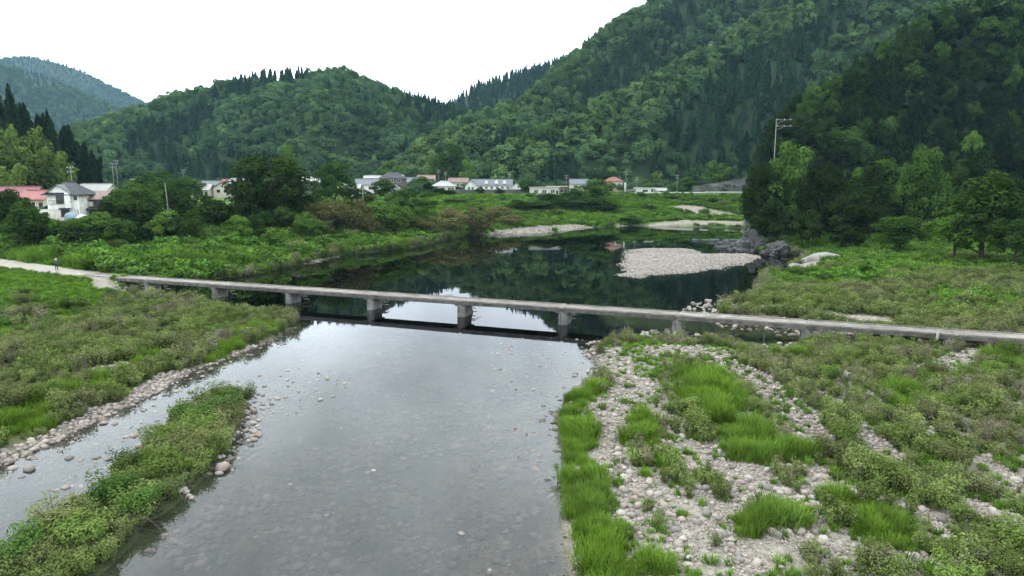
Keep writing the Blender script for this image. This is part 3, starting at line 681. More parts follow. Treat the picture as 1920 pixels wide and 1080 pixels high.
# near hillside on the right: single trees
def near_wood(mount, box, st, seed):
    r = np.random.default_rng(seed); x, y = jitter(*box, st, r)
    ov, K, s = over(x, y); k = (ov > 0.4) & (K == names.index(mount)) & (s > 0.8); x, y = x[k], y[k]
    z = ground(x, y); k = seen(x, y, z, 9.0, 80, 9.0)
    if mount == 'near': k &= proj(x - 4.6, y, z + 4)[0] > 1392
    return x[k], y[k], z[k], r
x, y, z, r = near_wood('near', (40, 260, 96, 264), 5.2, 21)
dist = np.hypot(x, y); order = np.argsort(dist); NEAR_N = 150
lab = {0: 'on the water side above the rocks', 1: 'low on the steep right hillside', 2: 'halfway up the steep right hillside', 3: 'high on the steep right hillside'}
kn = {'dark': 'dark evergreen tree', 'broad': 'green broadleaf tree', 'cedar': 'dark cedar', 'light': 'bright green broadleaf tree'}
rest = []
for c, i in enumerate(order):
    u = fbm(np.array([x[i] / 22.0]), np.array([y[i] / 22.0]), 2)[0] + r.normal() * 0.12
    kind = 'cedar' if u > 0.2 else ('dark' if u > -0.2 else 'broad')
    if r.random() < 0.03: kind = 'light'
    if c >= NEAR_N: rest.append(i); continue
    pxi = proj(x[i], y[i], z[i] + 5)[0]; col_ = ', towards the pole' if pxi < 1560 else ', towards the right edge' if pxi > 1760 else ', in the middle of the slope'
    zn = 0 if x[i] < 62 else (1 if z[i] < 14 else (2 if z[i] < 34 else 3))
    h = r.uniform(11, 15) if kind == 'cedar' else r.uniform(8, 12.5); w = r.uniform(5, 7) if kind == 'cedar' else r.uniform(7.5, 10.5)
    tree(kind, x[i], y[i], h, w, ('tall ' if h > 11 else '') + '%s %s' % (kn[kind], lab[zn]) + col_, 'trees of the steep right hillside')
if rest:
    i = np.array(rest); w = r.uniform(7.5, 10.5, len(i))
    scatter('forest', np.column_stack([x[i], y[i], z[i] - 0.8]), KIND['dark'][0] + KIND['broad'][0] + KIND['cedar'][0], np.column_stack([w, w, r.uniform(8, 13, len(i))]), 'dark wood along the top of the right hillside', seed=22)
print('near trees', len(order), 'rest', len(rest))
x, y, z, r = near_wood('west', (-330, -130, 150, 252), 5.2, 31)
order = np.argsort(y); rest = []
for c, i in enumerate(order):
    if c >= 40 or x[i] < -215: rest.append(i); continue
    hh = r.uniform(11, 16); tree('cedar', x[i], y[i], hh, r.uniform(5, 6.5), ('tall ' if hh > 13.5 else 'shorter ') + 'dark cedar ' + ('low' if c < 14 else 'halfway' if c < 28 else 'high') + ' on the left slope' + (', nearest the village' if x[i] > -150 else ', behind the bamboo'), 'cedars of the left slope')
if rest:
    i = np.array(rest); w = r.uniform(5, 6.5, len(i))
    scatter('forest', np.column_stack([x[i], y[i], z[i] - 0.4]), KIND['cedar'][0], np.column_stack([w, w, r.uniform(11, 16, len(i))]), 'dark cedar wood up the left slope', seed=32)
print('west', len(order))

# trees placed one by one: pixel centre, pixel top, pixel width, distance
def ptree(kind, px, top, wpx, Y, label, group=None, name=None):
    X = (px - 960) / FOC * Y * 1.0; X, _, zt = atY(px, top, Y)
    g = gz(X, Y); tree(kind, X, Y, max(zt - g, 1.5), wpx / FOC * Y * 1.05, label, group, name)
for a in [
    ('big_dark', 500, 286, 180, 150, 'tall dark broadleaf tree towering over the left bank'), ('big_dark', 455, 335, 100, 146, 'dark tree leaning out left of the tallest bank tree'),
    ('big_dark', 545, 335, 90, 148, 'dark tree shouldering the right side of the tallest bank tree'),
    ('big_broad', 625, 298, 95, 185, 'round crowned green tree right of the tallest bank tree'), ('big_broad', 255, 338, 115, 138, 'wide layered green tree right of the two storey white house'),
    ('big_broad', 5, 352, 130, 122, 'big spreading tree at the left edge below the red roofs'), ('broad', 68, 398, 62, 124, 'bushy tree in front of the white house, left side'),
    ('broad', 186, 396, 100, 124, 'dark green bushy tree in front of the white house, right side'), ('dark', 385, 362, 95, 138, 'dark tree beside the pole on the left bank'),
    ('broad', 320, 335, 90, 160, 'green tree behind the leaning pole on the left bank'), ('light', 448, 402, 62, 131, 'yellow green bush at the foot of the tallest bank tree'),
    ('light', 515, 425, 55, 131, 'small yellow green bush on the bank right of the round one'), ('brown', 600, 378, 110, 150, 'brownish thicket tree on the middle of the left bank'),
    ('brown', 655, 372, 80, 152, 'brownish green thicket tree next to the yellow green bank trees'), ('light', 700, 376, 90, 160, 'yellow green bank tree left of the dark roofed houses'),
    ('light', 742, 382, 70, 165, 'yellow green bank tree nearest the grassy bank'), ('broad', 755, 352, 75, 195, 'round dark green tree below the dark roofed house'),
    ('broad', 580, 360, 80, 170, 'green tree above the brownish thicket'), ('broad', 665, 350, 80, 190, 'green tree beside the thin bank pole'),
    ('brown', 845, 388, 80, 182, 'olive willow thicket on the point of the left bank'), ('brown', 900, 388, 80, 186, 'olive willow thicket right of the point'),
    ('brown', 800, 405, 60, 172, 'low olive thicket left of the point'), ('light', 790, 372, 60, 200, 'light green tree above the olive thicket'),
    ('broad', 38, 378, 90, 117, 'leafy tree below the red roofs, second from the left edge'), ('broad', 100, 416, 70, 119, 'low bushy tree under the white house front'), ('dark', 150, 420, 80, 118, 'low dark tree under the tarpaulins'), ('broad', 222, 408, 80, 120, 'low leafy tree left of the low concrete wall'), ('dark', 65, 415, 70, 115, 'low dark tree above the path near the left edge'), ('dark', 265, 425, 60, 124, 'low dark bush tree below the low concrete wall'),
    ('broad', 800, 378, 70, 225, 'green bank tree below the grey roofed house'),
    ('dark', 848, 376, 60, 235, 'dark bank bush under the long white house, left'),
    ('broad', 890, 384, 70, 228, 'leafy bank bush under the long white house, middle'),
    ('brown', 935, 386, 70, 215, 'olive bank bush under the long white house, right'),
    ('dark', 975, 374, 60, 240, 'dark bank bush below the white annex'),
    ('broad', 1010, 376, 70, 245, 'leafy bank tree left of the low bushy one'),
    ('dark', 1060, 372, 70, 250, 'dark bank tree below the open brown shed'),
    ('broad', 1105, 370, 80, 252, 'spreading bank tree below the orange roof'),
    ('dark', 1140, 378, 60, 250, 'dark bank bush at the left end of the far meadow'),
    ('brown', 960, 402, 60, 205, 'low olive bush just above the gravel bank'),
    ('broad', 1215, 384, 40, 262, 'small green bush on the far meadow, left'),
    ('dark', 1330, 376, 50, 285, 'dark bush below the guard rail, right'),
    ('dark', 1255, 374, 50, 285, 'dark bush below the guard rail, left'),
    ('broad', 1180, 402, 50, 235, 'rounded bush near the far water edge'),
    ('broad', 290, 318, 95, 235, 'hazy green tree behind the twin poles'), ('broad', 350, 330, 70, 240, 'hazy green tree at the village edge right of the twin poles'),
    ('broad', 1120, 335, 75, 272, 'dark round tree at the left end of the white guard rail'), ('broad', 1080, 352, 60, 262, 'bushy tree in front of the flat roofed sheds'),
    ('broad', 990, 336, 42, 285, 'slim tree at the right end of the long white house'), ('broad', 1035, 362, 60, 262, 'low bushy tree below the flat roofed shed'),
    ('dark', 825, 352, 60, 262, 'dark bushy tree left of the long white house'), ('dark', 900, 350, 26, 288, 'small dark tree in front of the long white house'),
    ('dark', 938, 352, 22, 288, 'small dark shrub tree before the right windows of the white house'),
    ('light', 820, 290, 50, 350, 'yellow bamboo like tree at the foot of the mountain'), ('broad', 850, 268, 55, 345, 'round dark tree between the yellow trees'),
    ('light', 878, 298, 38, 340, 'small yellow green tree right of the round dark tree'), ('broad', 730, 300, 55, 330, 'green tree above the dark roofed house'),
    ('light', 540, 268, 60, 330, 'pale yellow green tree behind the tallest bank tree'), ('broad', 1215, 345, 40, 318, 'round tree behind the white sheds by the road'),
    ('broad', 1345, 300, 60, 330, 'green tree above the dark retaining slope'), ('broad', 1290, 330, 50, 325, 'round bush left of the dark retaining slope'),
    ('broad', 720, 335, 60, 250, 'round green tree right of the thin bank pole'), ('broad', 790, 330, 55, 280, 'round green tree behind the grey roofed house'),
    ('big_light', 1690, 402, 140, 118, 'bright green bushy tree on the right bank lawn'), ('big_broad', 1860, 318, 190, 102, 'large leafy tree at the right edge of the bank'),
    ('big_light', 1800, 378, 120, 104, 'light green tree leaning out over the right bank'), ('big_broad', 1915, 400, 130, 96, 'low leafy tree at the right edge of the picture'),
    ('big_broad', 1740, 268, 120, 140, 'light topped tree halfway up behind the bushy bank tree'), ('big_broad', 1480, 262, 130, 152, 'green tree over the rock point'),
    ('big_dark', 1430, 300, 90, 150, 'dark tree hanging over the water at the rock point'), ('big_dark', 1545, 300, 110, 146, 'dark tree right of the rock point'),
    ('big_dark', 1600, 350, 120, 136, 'dark tree above the pale slab'), ('dark', 1445, 370, 80, 143, 'low dark tree at the foot of the rock point'),
    ('dark', 1520, 392, 80, 138, 'low dark tree behind the grey boulder'), ('dark', 1590, 420, 70, 128, 'low dark bush behind the pale slab'),
    ('dark', 1640, 300, 110, 148, 'dark tree filling the slope left of the light topped tree'),
]: ptree(*a)
for k, (px, top, w, Y) in enumerate([(25, 205, 120, 200), (85, 262, 95, 196), (-20, 225, 110, 190), (50, 262, 110, 186), (110, 285, 60, 190), (5, 290, 90, 178)]):
    ptree('bamboo', px, top, w, Y, 'yellow green bamboo clump ' + ['rising highest above the red roofs', 'at the right end above the smaller red roof', 'cut by the left edge of the picture', 'in the middle above the larger red roof', 'lowest and narrowest, next to the cedars', 'in front, just behind the larger red roof'][k], 'bamboo at the left edge')
# belt of small trees and thicket along the left bank terrace
r = random.Random(15)
for k in range(58):
    px = 215 + k * 10.2 + r.uniform(-8, 8); Y = r.uniform(124, 154) + max(0, px - 480) * 0.12; X = (px - 960) / FOC * Y
    kd = r.choice(['broad', 'broad', 'dark', 'light', 'brown']) if px > 560 else r.choice(['broad', 'dark', 'dark', 'broad', 'light'])
    tree(kd, X, Y, r.uniform(3.5, 7.0), r.uniform(5, 8.5), {'broad': 'leafy green', 'dark': 'dark green', 'light': 'yellow green', 'brown': 'brownish'}[kd] + ' small tree in the belt along the left bank, ' + ('below the hazy houses' if px < 430 else 'around the tallest tree' if px < 580 else 'before the dark roofed houses'), 'belt of small trees along the left bank')
# village greenery between the houses
r = random.Random(5)
for k in range(40):
    px = r.uniform(180, 1350); Y = r.uniform(235, 335); X = (px - 960) / FOC * Y
    if (Y < 262 and px > 780) or (Y < 312 and px > 980): continue
    w = r.uniform(4, 8); tree(r.choice(['broad', 'broad', 'dark', 'light']), X, Y, r.uniform(3.0, 6.0), w, ('garden tree among the hazy houses left of the tallest bank tree' if px < 500 else 'garden tree by the dark roofed houses across the valley' if px < 830 else 'garden tree about the long white house across the valley' if px < 1010 else 'garden tree behind the far road and sheds'), 'garden trees of the far village')

# ------------------------------------------------------------------ undergrowth meshes
def grass_tuft(name, mat, blades, seed, lean=0.35, wid=0.02):
    rng = np.random.default_rng(seed); V = []; Fc = []; Sh = []
    for k in range(blades):
        a = rng.random() * 6.28; r0 = rng.random() ** 0.6 * 0.36; h = rng.uniform(0.55, 1.0) * (1 - 0.3 * r0); ln = lean * rng.uniform(0.3, 1.4); w = wid * rng.uniform(0.7, 1.3)
        ox, oy = math.cos(a) * r0, math.sin(a) * r0; b = a + rng.normal() * 0.7; dx, dy = math.cos(b), math.sin(b); n0 = len(V); sh = np.clip(rng.normal(0.5, 0.22), 0, 1)
        for t in (0, 0.55, 1.0):
            ww = w * (1 - 0.85 * t * t); ex, ey = ox + dx * ln * t * t, oy + dy * ln * t * t; zz = h * t * (1 - 0.18 * t)
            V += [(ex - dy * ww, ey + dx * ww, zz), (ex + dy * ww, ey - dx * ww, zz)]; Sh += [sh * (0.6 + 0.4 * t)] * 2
        Fc += [(n0, n0 + 1, n0 + 3, n0 + 2), (n0 + 2, n0 + 3, n0 + 5, n0 + 4)]
    return mesh_np(name, V, Fc, mat, dict(shade=np.array(Sh)))
def scrub(name, mat, n, size, seed, h=0.9):
    rng = np.random.default_rng(seed); C = []; Nn = []
    k = 9; per = n // k
    for i in range(k):
        a = rng.random() * 6.28; r0 = rng.random() ** 0.5 * 0.36; hh = h * rng.uniform(0.6, 1.0); rr = rng.uniform(0.13, 0.24)
        t = rng.random(per) ** 0.7; d = sph(per, rng)
        C.append(np.column_stack([math.cos(a) * r0 * (0.4 + 0.6 * t) + d[:, 0] * rr * (0.4 + t * 0.6), math.sin(a) * r0 * (0.4 + 0.6 * t) + d[:, 1] * rr * (0.4 + t * 0.6), hh * t + d[:, 2] * 0.09 + 0.05]))
        Nn.append(d * 0.6 + np.array([0, 0, 0.6]) + rng.normal(size=(per, 3)) * 0.3)
    C = np.concatenate(C); C[:, 2] = np.maximum(C[:, 2], 0.01)
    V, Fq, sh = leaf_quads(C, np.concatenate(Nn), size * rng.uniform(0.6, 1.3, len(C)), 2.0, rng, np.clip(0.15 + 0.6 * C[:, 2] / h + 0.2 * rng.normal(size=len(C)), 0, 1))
    return mesh_np(name, V, Fq, mat, dict(shade=sh))
TUFT = [grass_tuft('tuft', 'grass_bright', 70, 200 + k) for k in range(4)]
TUFT_F = [grass_tuft('tuft', 'grass_far', 40, 210 + k, 0.4, 0.045) for k in range(3)]
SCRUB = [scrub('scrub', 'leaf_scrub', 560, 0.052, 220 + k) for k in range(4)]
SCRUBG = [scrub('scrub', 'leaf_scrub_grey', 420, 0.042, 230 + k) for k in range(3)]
KUDZU = [scrub('cover', 'leaf_kudzu', 260, 0.12, 240 + k, 0.7) for k in range(3)]

def veg(name, box, st, cond, sources, size, label, seed, z=None, var=None, hk=1.0, lump=0.5, ls=1.1, hmin=0.05):
    r = np.random.default_rng(seed); x, y = jitter(*box, st, r); h, s, M, K = height(x, y)
    k = cond(x, y, h, s, r) & (h > hmin); x, y = x[k], y[k]; zz = ground(x, y)
    k = seen(x, y, zz, 0.8, 60, 1.5); x, y, zz = x[k], y[k], zz[k]
    q = r.uniform(size[0], size[1], len(x)) * np.clip(1 + lump * fbm(x / ls, y / ls, 2), 0.35, 1.7); v = var(x, y, r) if var else None
    scatter(name, np.column_stack([x, y, zz - 0.03]), sources, np.column_stack([q, q, q * hk * r.uniform(0.75, 1.2, len(x))]), label, var=v, seed=seed)
    return len(x)
def gmask(x, y): return veg_masks(x, y, None)
def pdist(x, y, P): return seg_dist(x, y, P)[0]
BRIGHT = [(L([(1075, 745), (1080, 800), (1085, 860)], .5), 1.1), (L([(1090, 880), (1100, 950), (1120, 1020), (1150, 1080)], .5), 1.25), (L([(1320, 715), (1340, 760), (1390, 810), (1450, 855)], .6), 1.9),
          (L([(1200, 800), (1215, 840)], .5), 1.0), (L([(1110, 735), (1130, 728)], .4), 0.7), (L([(1145, 672), (1150, 676)], .3), 0.5), (L([(1600, 960), (1650, 1020)], .6), 1.3),
          (L([(1180, 1020), (1230, 1070)], .5), 0.9), (L([(1470, 660), (1500, 668)], .6), 1.0), (L([(1680, 735), (1700, 760)], .8), 1.2), (L([(1890, 680), (1915, 690)], .8), 1.2),
          (L([(1370, 985), (1390, 1000)], .6), 0.8), (L([(1460, 960), (1475, 985)], .6), .7), (L([(1260, 880), (1280, 910)], .5), .7),
          (L([(190, 730), (200, 720)], .3), 1.0), (L([(230, 695), (310, 672)], .4), 1.0), (L([(40, 790), (90, 750)], .4), 2.0), (L([(400, 668), (440, 640), (500, 610)], .5), 1.2)]
def bright(x, y):
    b = np.zeros(x.shape, bool)
    for P, w in BRIGHT: b |= pdist(x, y, P) + 1.5 * fbm(x / 1.6, y / 1.6, 3) + 0.25 < w
    return b
rightbar = lambda x, y: (x > 0) & (y < 70)
leftbar = lambda x, y: (x < -19) & (y < 84) & ~((x < -43.5 - 0.25 * np.maximum(y - 76, 0)) & (y > 69)) & ~((x < -44) & (y > 57.5) & (y < 69))
cn = []
NB = (-52, 70, 16, 70)
cn.append(veg('grass', (-45, 60, 16, 66), 0.26, lambda x, y, h, s, r: bright(x, y) & (s > 0.0), TUFT, (0.5, 0.95), 'bright green tall grass along the water and on the gravel bars', 301, lump=1.5))
cn.append(veg('riverside_scrub', (1, 64, 16, 66), 0.5, lambda x, y, h, s, r: rightbar(x, y) & (s > 0.2) & ~bright(x, y) & (r.random(x.shape) > gmask(x, y) * 1.02) & ((x > 12) | (fbm(x / 2.2, y / 2.2, 3) > 0.02)) & (fbm(x / 1.4 + 9, y / 2.2, 3) > -0.24),
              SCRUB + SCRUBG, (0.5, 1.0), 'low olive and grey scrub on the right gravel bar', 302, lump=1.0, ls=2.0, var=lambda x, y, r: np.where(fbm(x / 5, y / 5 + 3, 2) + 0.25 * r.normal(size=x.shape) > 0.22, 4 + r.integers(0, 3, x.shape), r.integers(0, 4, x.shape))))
cn.append(veg('grass', (1, 64, 16, 66), 0.42, lambda x, y, h, s, r: rightbar(x, y) & (s > 0.4) & ~bright(x, y) & (gmask(x, y) < 1.1) & (r.random(x.shape) > 0.6 * gmask(x, y)) & ((fbm(x / 2.6 + 30, y / 2.6, 3) > -0.08) | (r.random(x.shape) < 0.3)) & (r.random(x.shape) < 0.85),
              TUFT_F, (0.22, 0.6), 'short yellow green grass between the stones of the right bar', 303))
cn.append(veg('riverside_scrub', (-66, -19, 24, 84), 0.55, lambda x, y, h, s, r: leftbar(x, y) & (s > 0.15) & ~bright(x, y) & (gmask(x, y) < 0.5) & (sdf(x, y, ISLE) < 0),
              SCRUB + SCRUBG, (0.65, 1.25), 'olive scrub covering the left river bar', 304, lump=1.0, ls=2.4, var=lambda x, y, r: np.where(fbm(x / 6, y / 6 + 7, 2) + 0.2 * r.normal(size=x.shape) > 0.26, 4 + r.integers(0, 3, x.shape), r.integers(0, 4, x.shape))))
cn.append(veg('riverside_scrub', (-21, -14, 5, 46), 0.42, lambda x, y, h, s, r: (sdf(x, y, ISLE) > -0.1), SCRUB, (0.6, 1.1), 'undergrowth covering the narrow shrub island', 305))
lf = lambda x, y: (x < -50) & (y > 66)
cn.append(veg('grass', (-110, -42, 57, 112), 0.5, lambda x, y, h, s, r: (s > 0.1) & ((y > 68.5) | (r.random(x.shape) < 0.6)) & (pdist(x, y, PATH_L) > 2.5) & (y < 104 + (-50 - x) * 0.35) & (x < -43) & ((x - BR0[0]) * bn.x + (y - BR0[1]) * bn.y < 2) & (gmask(x, y) < .5), TUFT_F, (0.35, 0.7), 'mown looking green grass on the field left of the bridge', 306))
cn.append(veg('ground_cover', (-110, -14, 86, 150), 0.75, lambda x, y, h, s, r: (s > 0.1) & (pdist(x, y, PATH_L) > 2.6) & ((x - BR0[0]) * bn.x + (y - BR0[1]) * bn.y > 1.7) & (h < 6.2) & (gmask(x, y) < .5) & (x < 0),
              KUDZU + TUFT_F, (1.0, 1.9), 'thick green creeper covering the bank left of the pool', 307, var=lambda x, y, r: np.where(fbm(x / 8, y / 8, 2) + .15 * r.normal(size=x.shape) > 0.1, 3 + r.integers(0, 3, x.shape), r.integers(0, 3, x.shape)), lump=1.5, ls=3.2))
cn.append(veg('ground_cover', (-60, 160, 140, 310), 1.5, lambda x, y, h, s, r: (s > 0.2) & (sdf(x, y, SPIT) < -3) & (gmask(x, y) < .6) & (pdist(x, y, ROAD) > np.where(x < 52, 3.2, 7)) & (x < 150) & ~((y > 274) & (x < 16)), KUDZU + TUFT_F, (1.2, 2.6), 'green grass and bushes on the far bank', 308,
              var=lambda x, y, r: np.where(fbm(x / 14, y / 9, 3) + .1 * r.normal(size=x.shape) > 0.12, r.integers(0, 3, x.shape), 3 + r.integers(0, 3, x.shape)), hk=0.7))
cn.append(veg('ground_cover', (18, 110, 46, 142), 0.7, lambda x, y, h, s, r: (s > 0.15) & ((x - BR0[0]) * bn.x + (y - BR0[1]) * bn.y > 1.8) & (gmask(x, y) < .5) & (sdf(x, y, SPIT) < -2) & (pdist(x, y, TRACK) > 1.8), SCRUB + TUFT_F + KUDZU, (0.7, 1.5), 'green and olive scrub on the bank right of the pool', 309,
              var=lambda x, y, r: np.where(fbm(x / 9, y / 9, 3) + 0.018 * (y - 80) + .1 * r.normal(size=x.shape) > 0.0, 4 + r.integers(0, 6, x.shape), r.integers(0, 4, x.shape))))
cn.append(veg('shore_scrub', (-60, 110, 66, 236), 0.8, lambda x, y, h, s, r: (np.abs(s - 0.25) < 0.55) & (y < 170 + 60 * (x < 5)) & (gmask(x, y) < .4) & (sdf(x, y, SPIT) < -3) & (np.abs((x - BR0[0]) * bn.x + (y - BR0[1]) * bn.y) > 2), SCRUB + SCRUBG, (0.9, 1.9),
              'olive and grey scrub overhanging the water along the pool', 313, hmin=-0.3))
print('veg', cn)

# dark undergrowth of the near hillsides and green fringe round the far village
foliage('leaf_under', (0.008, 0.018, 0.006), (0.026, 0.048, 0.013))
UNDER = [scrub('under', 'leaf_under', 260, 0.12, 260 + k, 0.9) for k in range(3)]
def slope_cond(m, pxmin): return lambda x, y, h, s, r: (s > 0.2) & (M_over(x, y) > 0.1) & (proj(x - 1.5, y, h + 1)[0] > pxmin)
def M_over(x, y): return over(x, y)[0]
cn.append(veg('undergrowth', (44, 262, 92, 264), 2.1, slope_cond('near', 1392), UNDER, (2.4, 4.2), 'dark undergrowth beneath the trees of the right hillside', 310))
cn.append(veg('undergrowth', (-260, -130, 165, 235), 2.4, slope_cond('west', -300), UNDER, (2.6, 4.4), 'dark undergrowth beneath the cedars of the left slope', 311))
HOUSE_PX = [(868, 80), (737, 45), (920, 90), (1040, 60), (1150, 45), (1210, 70), (430, 50), (370, 60), (560, 40), (655, 25), (1340, 60)]
def fringe(x, y, h, s, r):
    px, py = proj(x, y, h); ok = (s > 1) & (M_over(x, y) < 0.4) & (y > np.where(px > 960, 316, 262)) & (pdist(x, y, ROAD) > 5)
    for c, w in HOUSE_PX: ok &= ~((np.abs(px - c) < w / 2 + 14) & (y < 318))
    return ok & (r.random(x.shape) < 0.8)
cn.append(veg('village_greenery', (-260, 130, 240, 372), 5.2, fringe, FORB, (4.0, 8.0), 'hazy green bushes and orchard trees filling the gaps of the far village', 312, hk=0.75))
# single shrubs: one thing each, stems and foliage
def shrub_mesh(mat, seed, n=3400, size=0.030):
    rng = np.random.default_rng(seed); C = []; Nn = []; st = MB()
    for i in range(14):
        a = rng.random() * 6.28; ln = rng.uniform(0.25, 0.5); hh = rng.uniform(0.55, 1.0)
        p = [Vector((0.03 * math.cos(a), 0.03 * math.sin(a), -0.05)), Vector((ln * 0.45 * math.cos(a), ln * 0.45 * math.sin(a), hh * 0.55)), Vector((ln * math.cos(a), ln * math.sin(a), hh * 0.93))]
        st.tube(p, [0.016, 0.011, 0.003], 4)
        m = n // 14; t = rng.uniform(0.25, 1.0, m); d = sph(m, rng); rr = 0.17 * np.sin(t * 2.6) + 0.04
        q = [np.interp(t, [0, 0.5, 1], [v[j] for v in p]) for j in range(3)]
        C.append(np.column_stack([q[0] + d[:, 0] * rr, q[1] + d[:, 1] * rr, np.maximum(q[2] + d[:, 2] * rr * 0.8, 0.02)])); Nn.append(d * .7 + np.array([0, 0, .5]) + rng.normal(size=(m, 3)) * .3)
    C = np.concatenate(C)
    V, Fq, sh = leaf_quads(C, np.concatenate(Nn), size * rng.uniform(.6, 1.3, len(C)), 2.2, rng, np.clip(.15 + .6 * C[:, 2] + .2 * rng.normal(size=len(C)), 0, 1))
    return mesh_np('foliage', V, Fq, mat, dict(shade=sh)), st.mesh('stems', 'bark')
foliage('leaf_shrub', (0.050, 0.090, 0.020), (0.160, 0.235, 0.055))
foliage('leaf_shrub_olive', (0.075, 0.095, 0.032), (0.200, 0.225, 0.085))
foliage('leaf_shrub_deep', (0.026, 0.066, 0.015), (0.095, 0.170, 0.038))
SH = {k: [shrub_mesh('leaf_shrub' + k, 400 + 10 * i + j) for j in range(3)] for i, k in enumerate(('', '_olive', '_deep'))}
N_SH = 0
def shrub(kind, x, y, w, h, label, group):
    global N_SH
    r = random.Random(N_SH); N_SH += 1
    root = empty('shrub', (x, y, gz(x, y) - 0.02), r.uniform(0, 6.28), (w, w, h)); f, s_ = r.choice(SH[kind])
    link('stems', s_, root); link('foliage', f, root); tag(root, label, 'shrub', group)
r = random.Random(9)
for k, (x, y, w, h, kd, lb) in enumerate([
    (-17.6, 42.8, 2.0, 1.25, '_olive', 'feathery olive shrub at the upstream tip of the island'), (-18.6, 41.0, 2.4, 1.5, '', 'leafy green shrub near the upstream tip of the island'), (-17.3, 40.2, 2.3, 1.5, '_deep', 'dense dark green shrub on the broad part of the island'),
    (-16.6, 38.3, 2.0, 1.3, '_olive', 'olive shrub over the stones on the river side of the island'), (-18.5, 38.0, 2.6, 1.6, '_deep', 'large green shrub on the channel side of the island'), (-17.4, 36.3, 2.4, 1.6, '', 'rounded green shrub in the middle of the island'),
    (-16.0, 35.2, 1.9, 1.2, '_olive', 'low olive shrub above the white stone by the island'), (-18.4, 34.2, 2.2, 1.4, '', 'yellowish shrub on the channel side of the island'), (-16.6, 33.0, 2.4, 1.5, '_olive', 'olive shrub in the middle of the island narrows'),
    (-18.2, 31.2, 2.1, 1.4, '_deep', 'green shrub left on the island narrows'), (-16.3, 30.2, 2.3, 1.6, '', 'green shrub hanging over the dark undercut of the island'), (-17.6, 28.3, 2.4, 1.7, '_deep', 'dark green shrub on the lower island'),
    (-16.0, 27.2, 2.2, 1.5, '_deep', 'dark leafy shrub at the undercut bank of the lower island'), (-18.3, 25.7, 2.2, 1.6, '_olive', 'grey olive shrub at the lower left edge'), (-16.4, 24.6, 2.4, 1.6, '', 'bright leafy shrub at the bottom left of the island'),
    (-17.9, 23.0, 2.4, 1.7, '_deep', 'dark shrub in the bottom left corner')]):
    shrub(kd, x, y, w, h, lb, 'shrubs on the narrow island')
def shrub_zone(n, cond, box, sz, kinds, label, group, seed, pxs=(600, 1200)):
    r = np.random.default_rng(seed); c = 0; tries = 0; pts = []
    while c < n and tries < 40000:
        tries += 1; x = r.uniform(*box[:2]); y = r.uniform(*box[2:])
        X, Y = np.array([x]), np.array([y]); h, s, M, K = height(X, Y)
        if s[0] < 0.6 or gmask(X, Y)[0] > 0.4 or not cond(X, Y)[0]: continue
        px, py = proj(x, y, h[0])
        if not (-30 < px < 1950 and 0 < py < 1110) or any((x - a) ** 2 + (y - b) ** 2 < sz[0] ** 2 for a, b in pts): continue
        pts.append((x, y)); w = r.uniform(*sz); kd = kinds[r.integers(len(kinds))]; col_ = {'': 'leafy green', '_olive': 'olive', '_deep': 'dark green'}[kd]
        wh = ' at the water edge' if s[0] < 3 else ' in the left part' if px < pxs[0] else ' in the right part' if px > pxs[1] else ' in the middle'
        shrub(kd, x, y, w, w * r.uniform(.5, .75), ('tall ' if w > (sz[0] + sz[1]) / 2 else 'low ') + col_ + ' ' + label + wh, group); c += 1
up = lambda x, y: (x - BR0[0]) * bn.x + (y - BR0[1]) * bn.y
shrub_zone(34, lambda x, y: up(x, y) < -3, (-60, -21, 30, 82), (1.4, 2.4), ['_olive', '', '_deep', '_olive'], 'shrub in the scrub of the left river bar', 'shrubs on the left bar', 51, (120, 330))
shrub_zone(36, lambda x, y: (up(x, y) < -3) & ~bright(x, y), (14, 52, 20, 60), (1.1, 2.0), ['_olive', '_olive', '', ''], 'shrub in the scrub of the right river bar', 'shrubs on the right bar', 52, (1500, 1720))
shrub_zone(26, lambda x, y: up(x, y) > 3, (-75, -15, 96, 160), (2.0, 3.4), ['_deep', '', '_olive'], 'shrub on the bank left of the pool', 'shrubs on the left bank of the pool', 53, (300, 560))
shrub_zone(22, lambda x, y: (up(x, y) > 3) & (sdf(x, y, SPIT) < -4), (24, 80, 60, 118), (1.6, 2.8), ['_deep', '', '_olive'], 'shrub on the bank right of the pool', 'shrubs on the right bank of the pool', 54, (1560, 1740))
shrub_zone(26, lambda x, y: y > 195, (-40, 110, 195, 290), (3, 6), ['_deep', '_deep', '_olive'], 'bush dotted over the far green bank', 'bushes on the far bank', 55, (980, 1200))

# ------------------------------------------------------------------ stones
def stone_mesh(seed, sub=2, flat=0.55, rough=0.28, mat='stone', freq=1.6, crag=False):
    rng = np.random.default_rng(seed); bm = bmesh.new(); bmesh.ops.create_icosphere(bm, subdivisions=sub, radius=0.5)
    o = rng.normal(size=3) * 5; ax = (rng.uniform(.75, 1.0), 1.0 * rng.uniform(0.6, .85), flat * rng.uniform(.75, 1.1))
    from mathutils import noise as mn
    for v in bm.verts:
        q = v.co * freq * 2 + Vector(o); d = mn.noise(q) * rough + mn.noise(q * 2.3) * rough * 0.4
        if crag: d += (mn.ridged_multi_fractal(q * 1.3, 0.9, 2.1, 4, 1.0, 2.0) - 1.1) * 0.16 - 0.10 * (mn.voronoi(q * 2.2)[0][1] - mn.voronoi(q * 2.2)[0][0] < 0.12)
        v.co = v.co * (1 + d); v.co.x *= ax[0]; v.co.y *= ax[1]; v.co.z *= ax[2]
    me = bpy.data.meshes.new('stone'); bm.to_mesh(me); bm.free(); me.polygons.foreach_set('use_smooth', np.ones(len(me.polygons), bool)); me.materials.append(MATS[mat]); return me
ST = [stone_mesh(500 + k) for k in range(8)]; ST_LO = [stone_mesh(520 + k, 1) for k in range(6)]
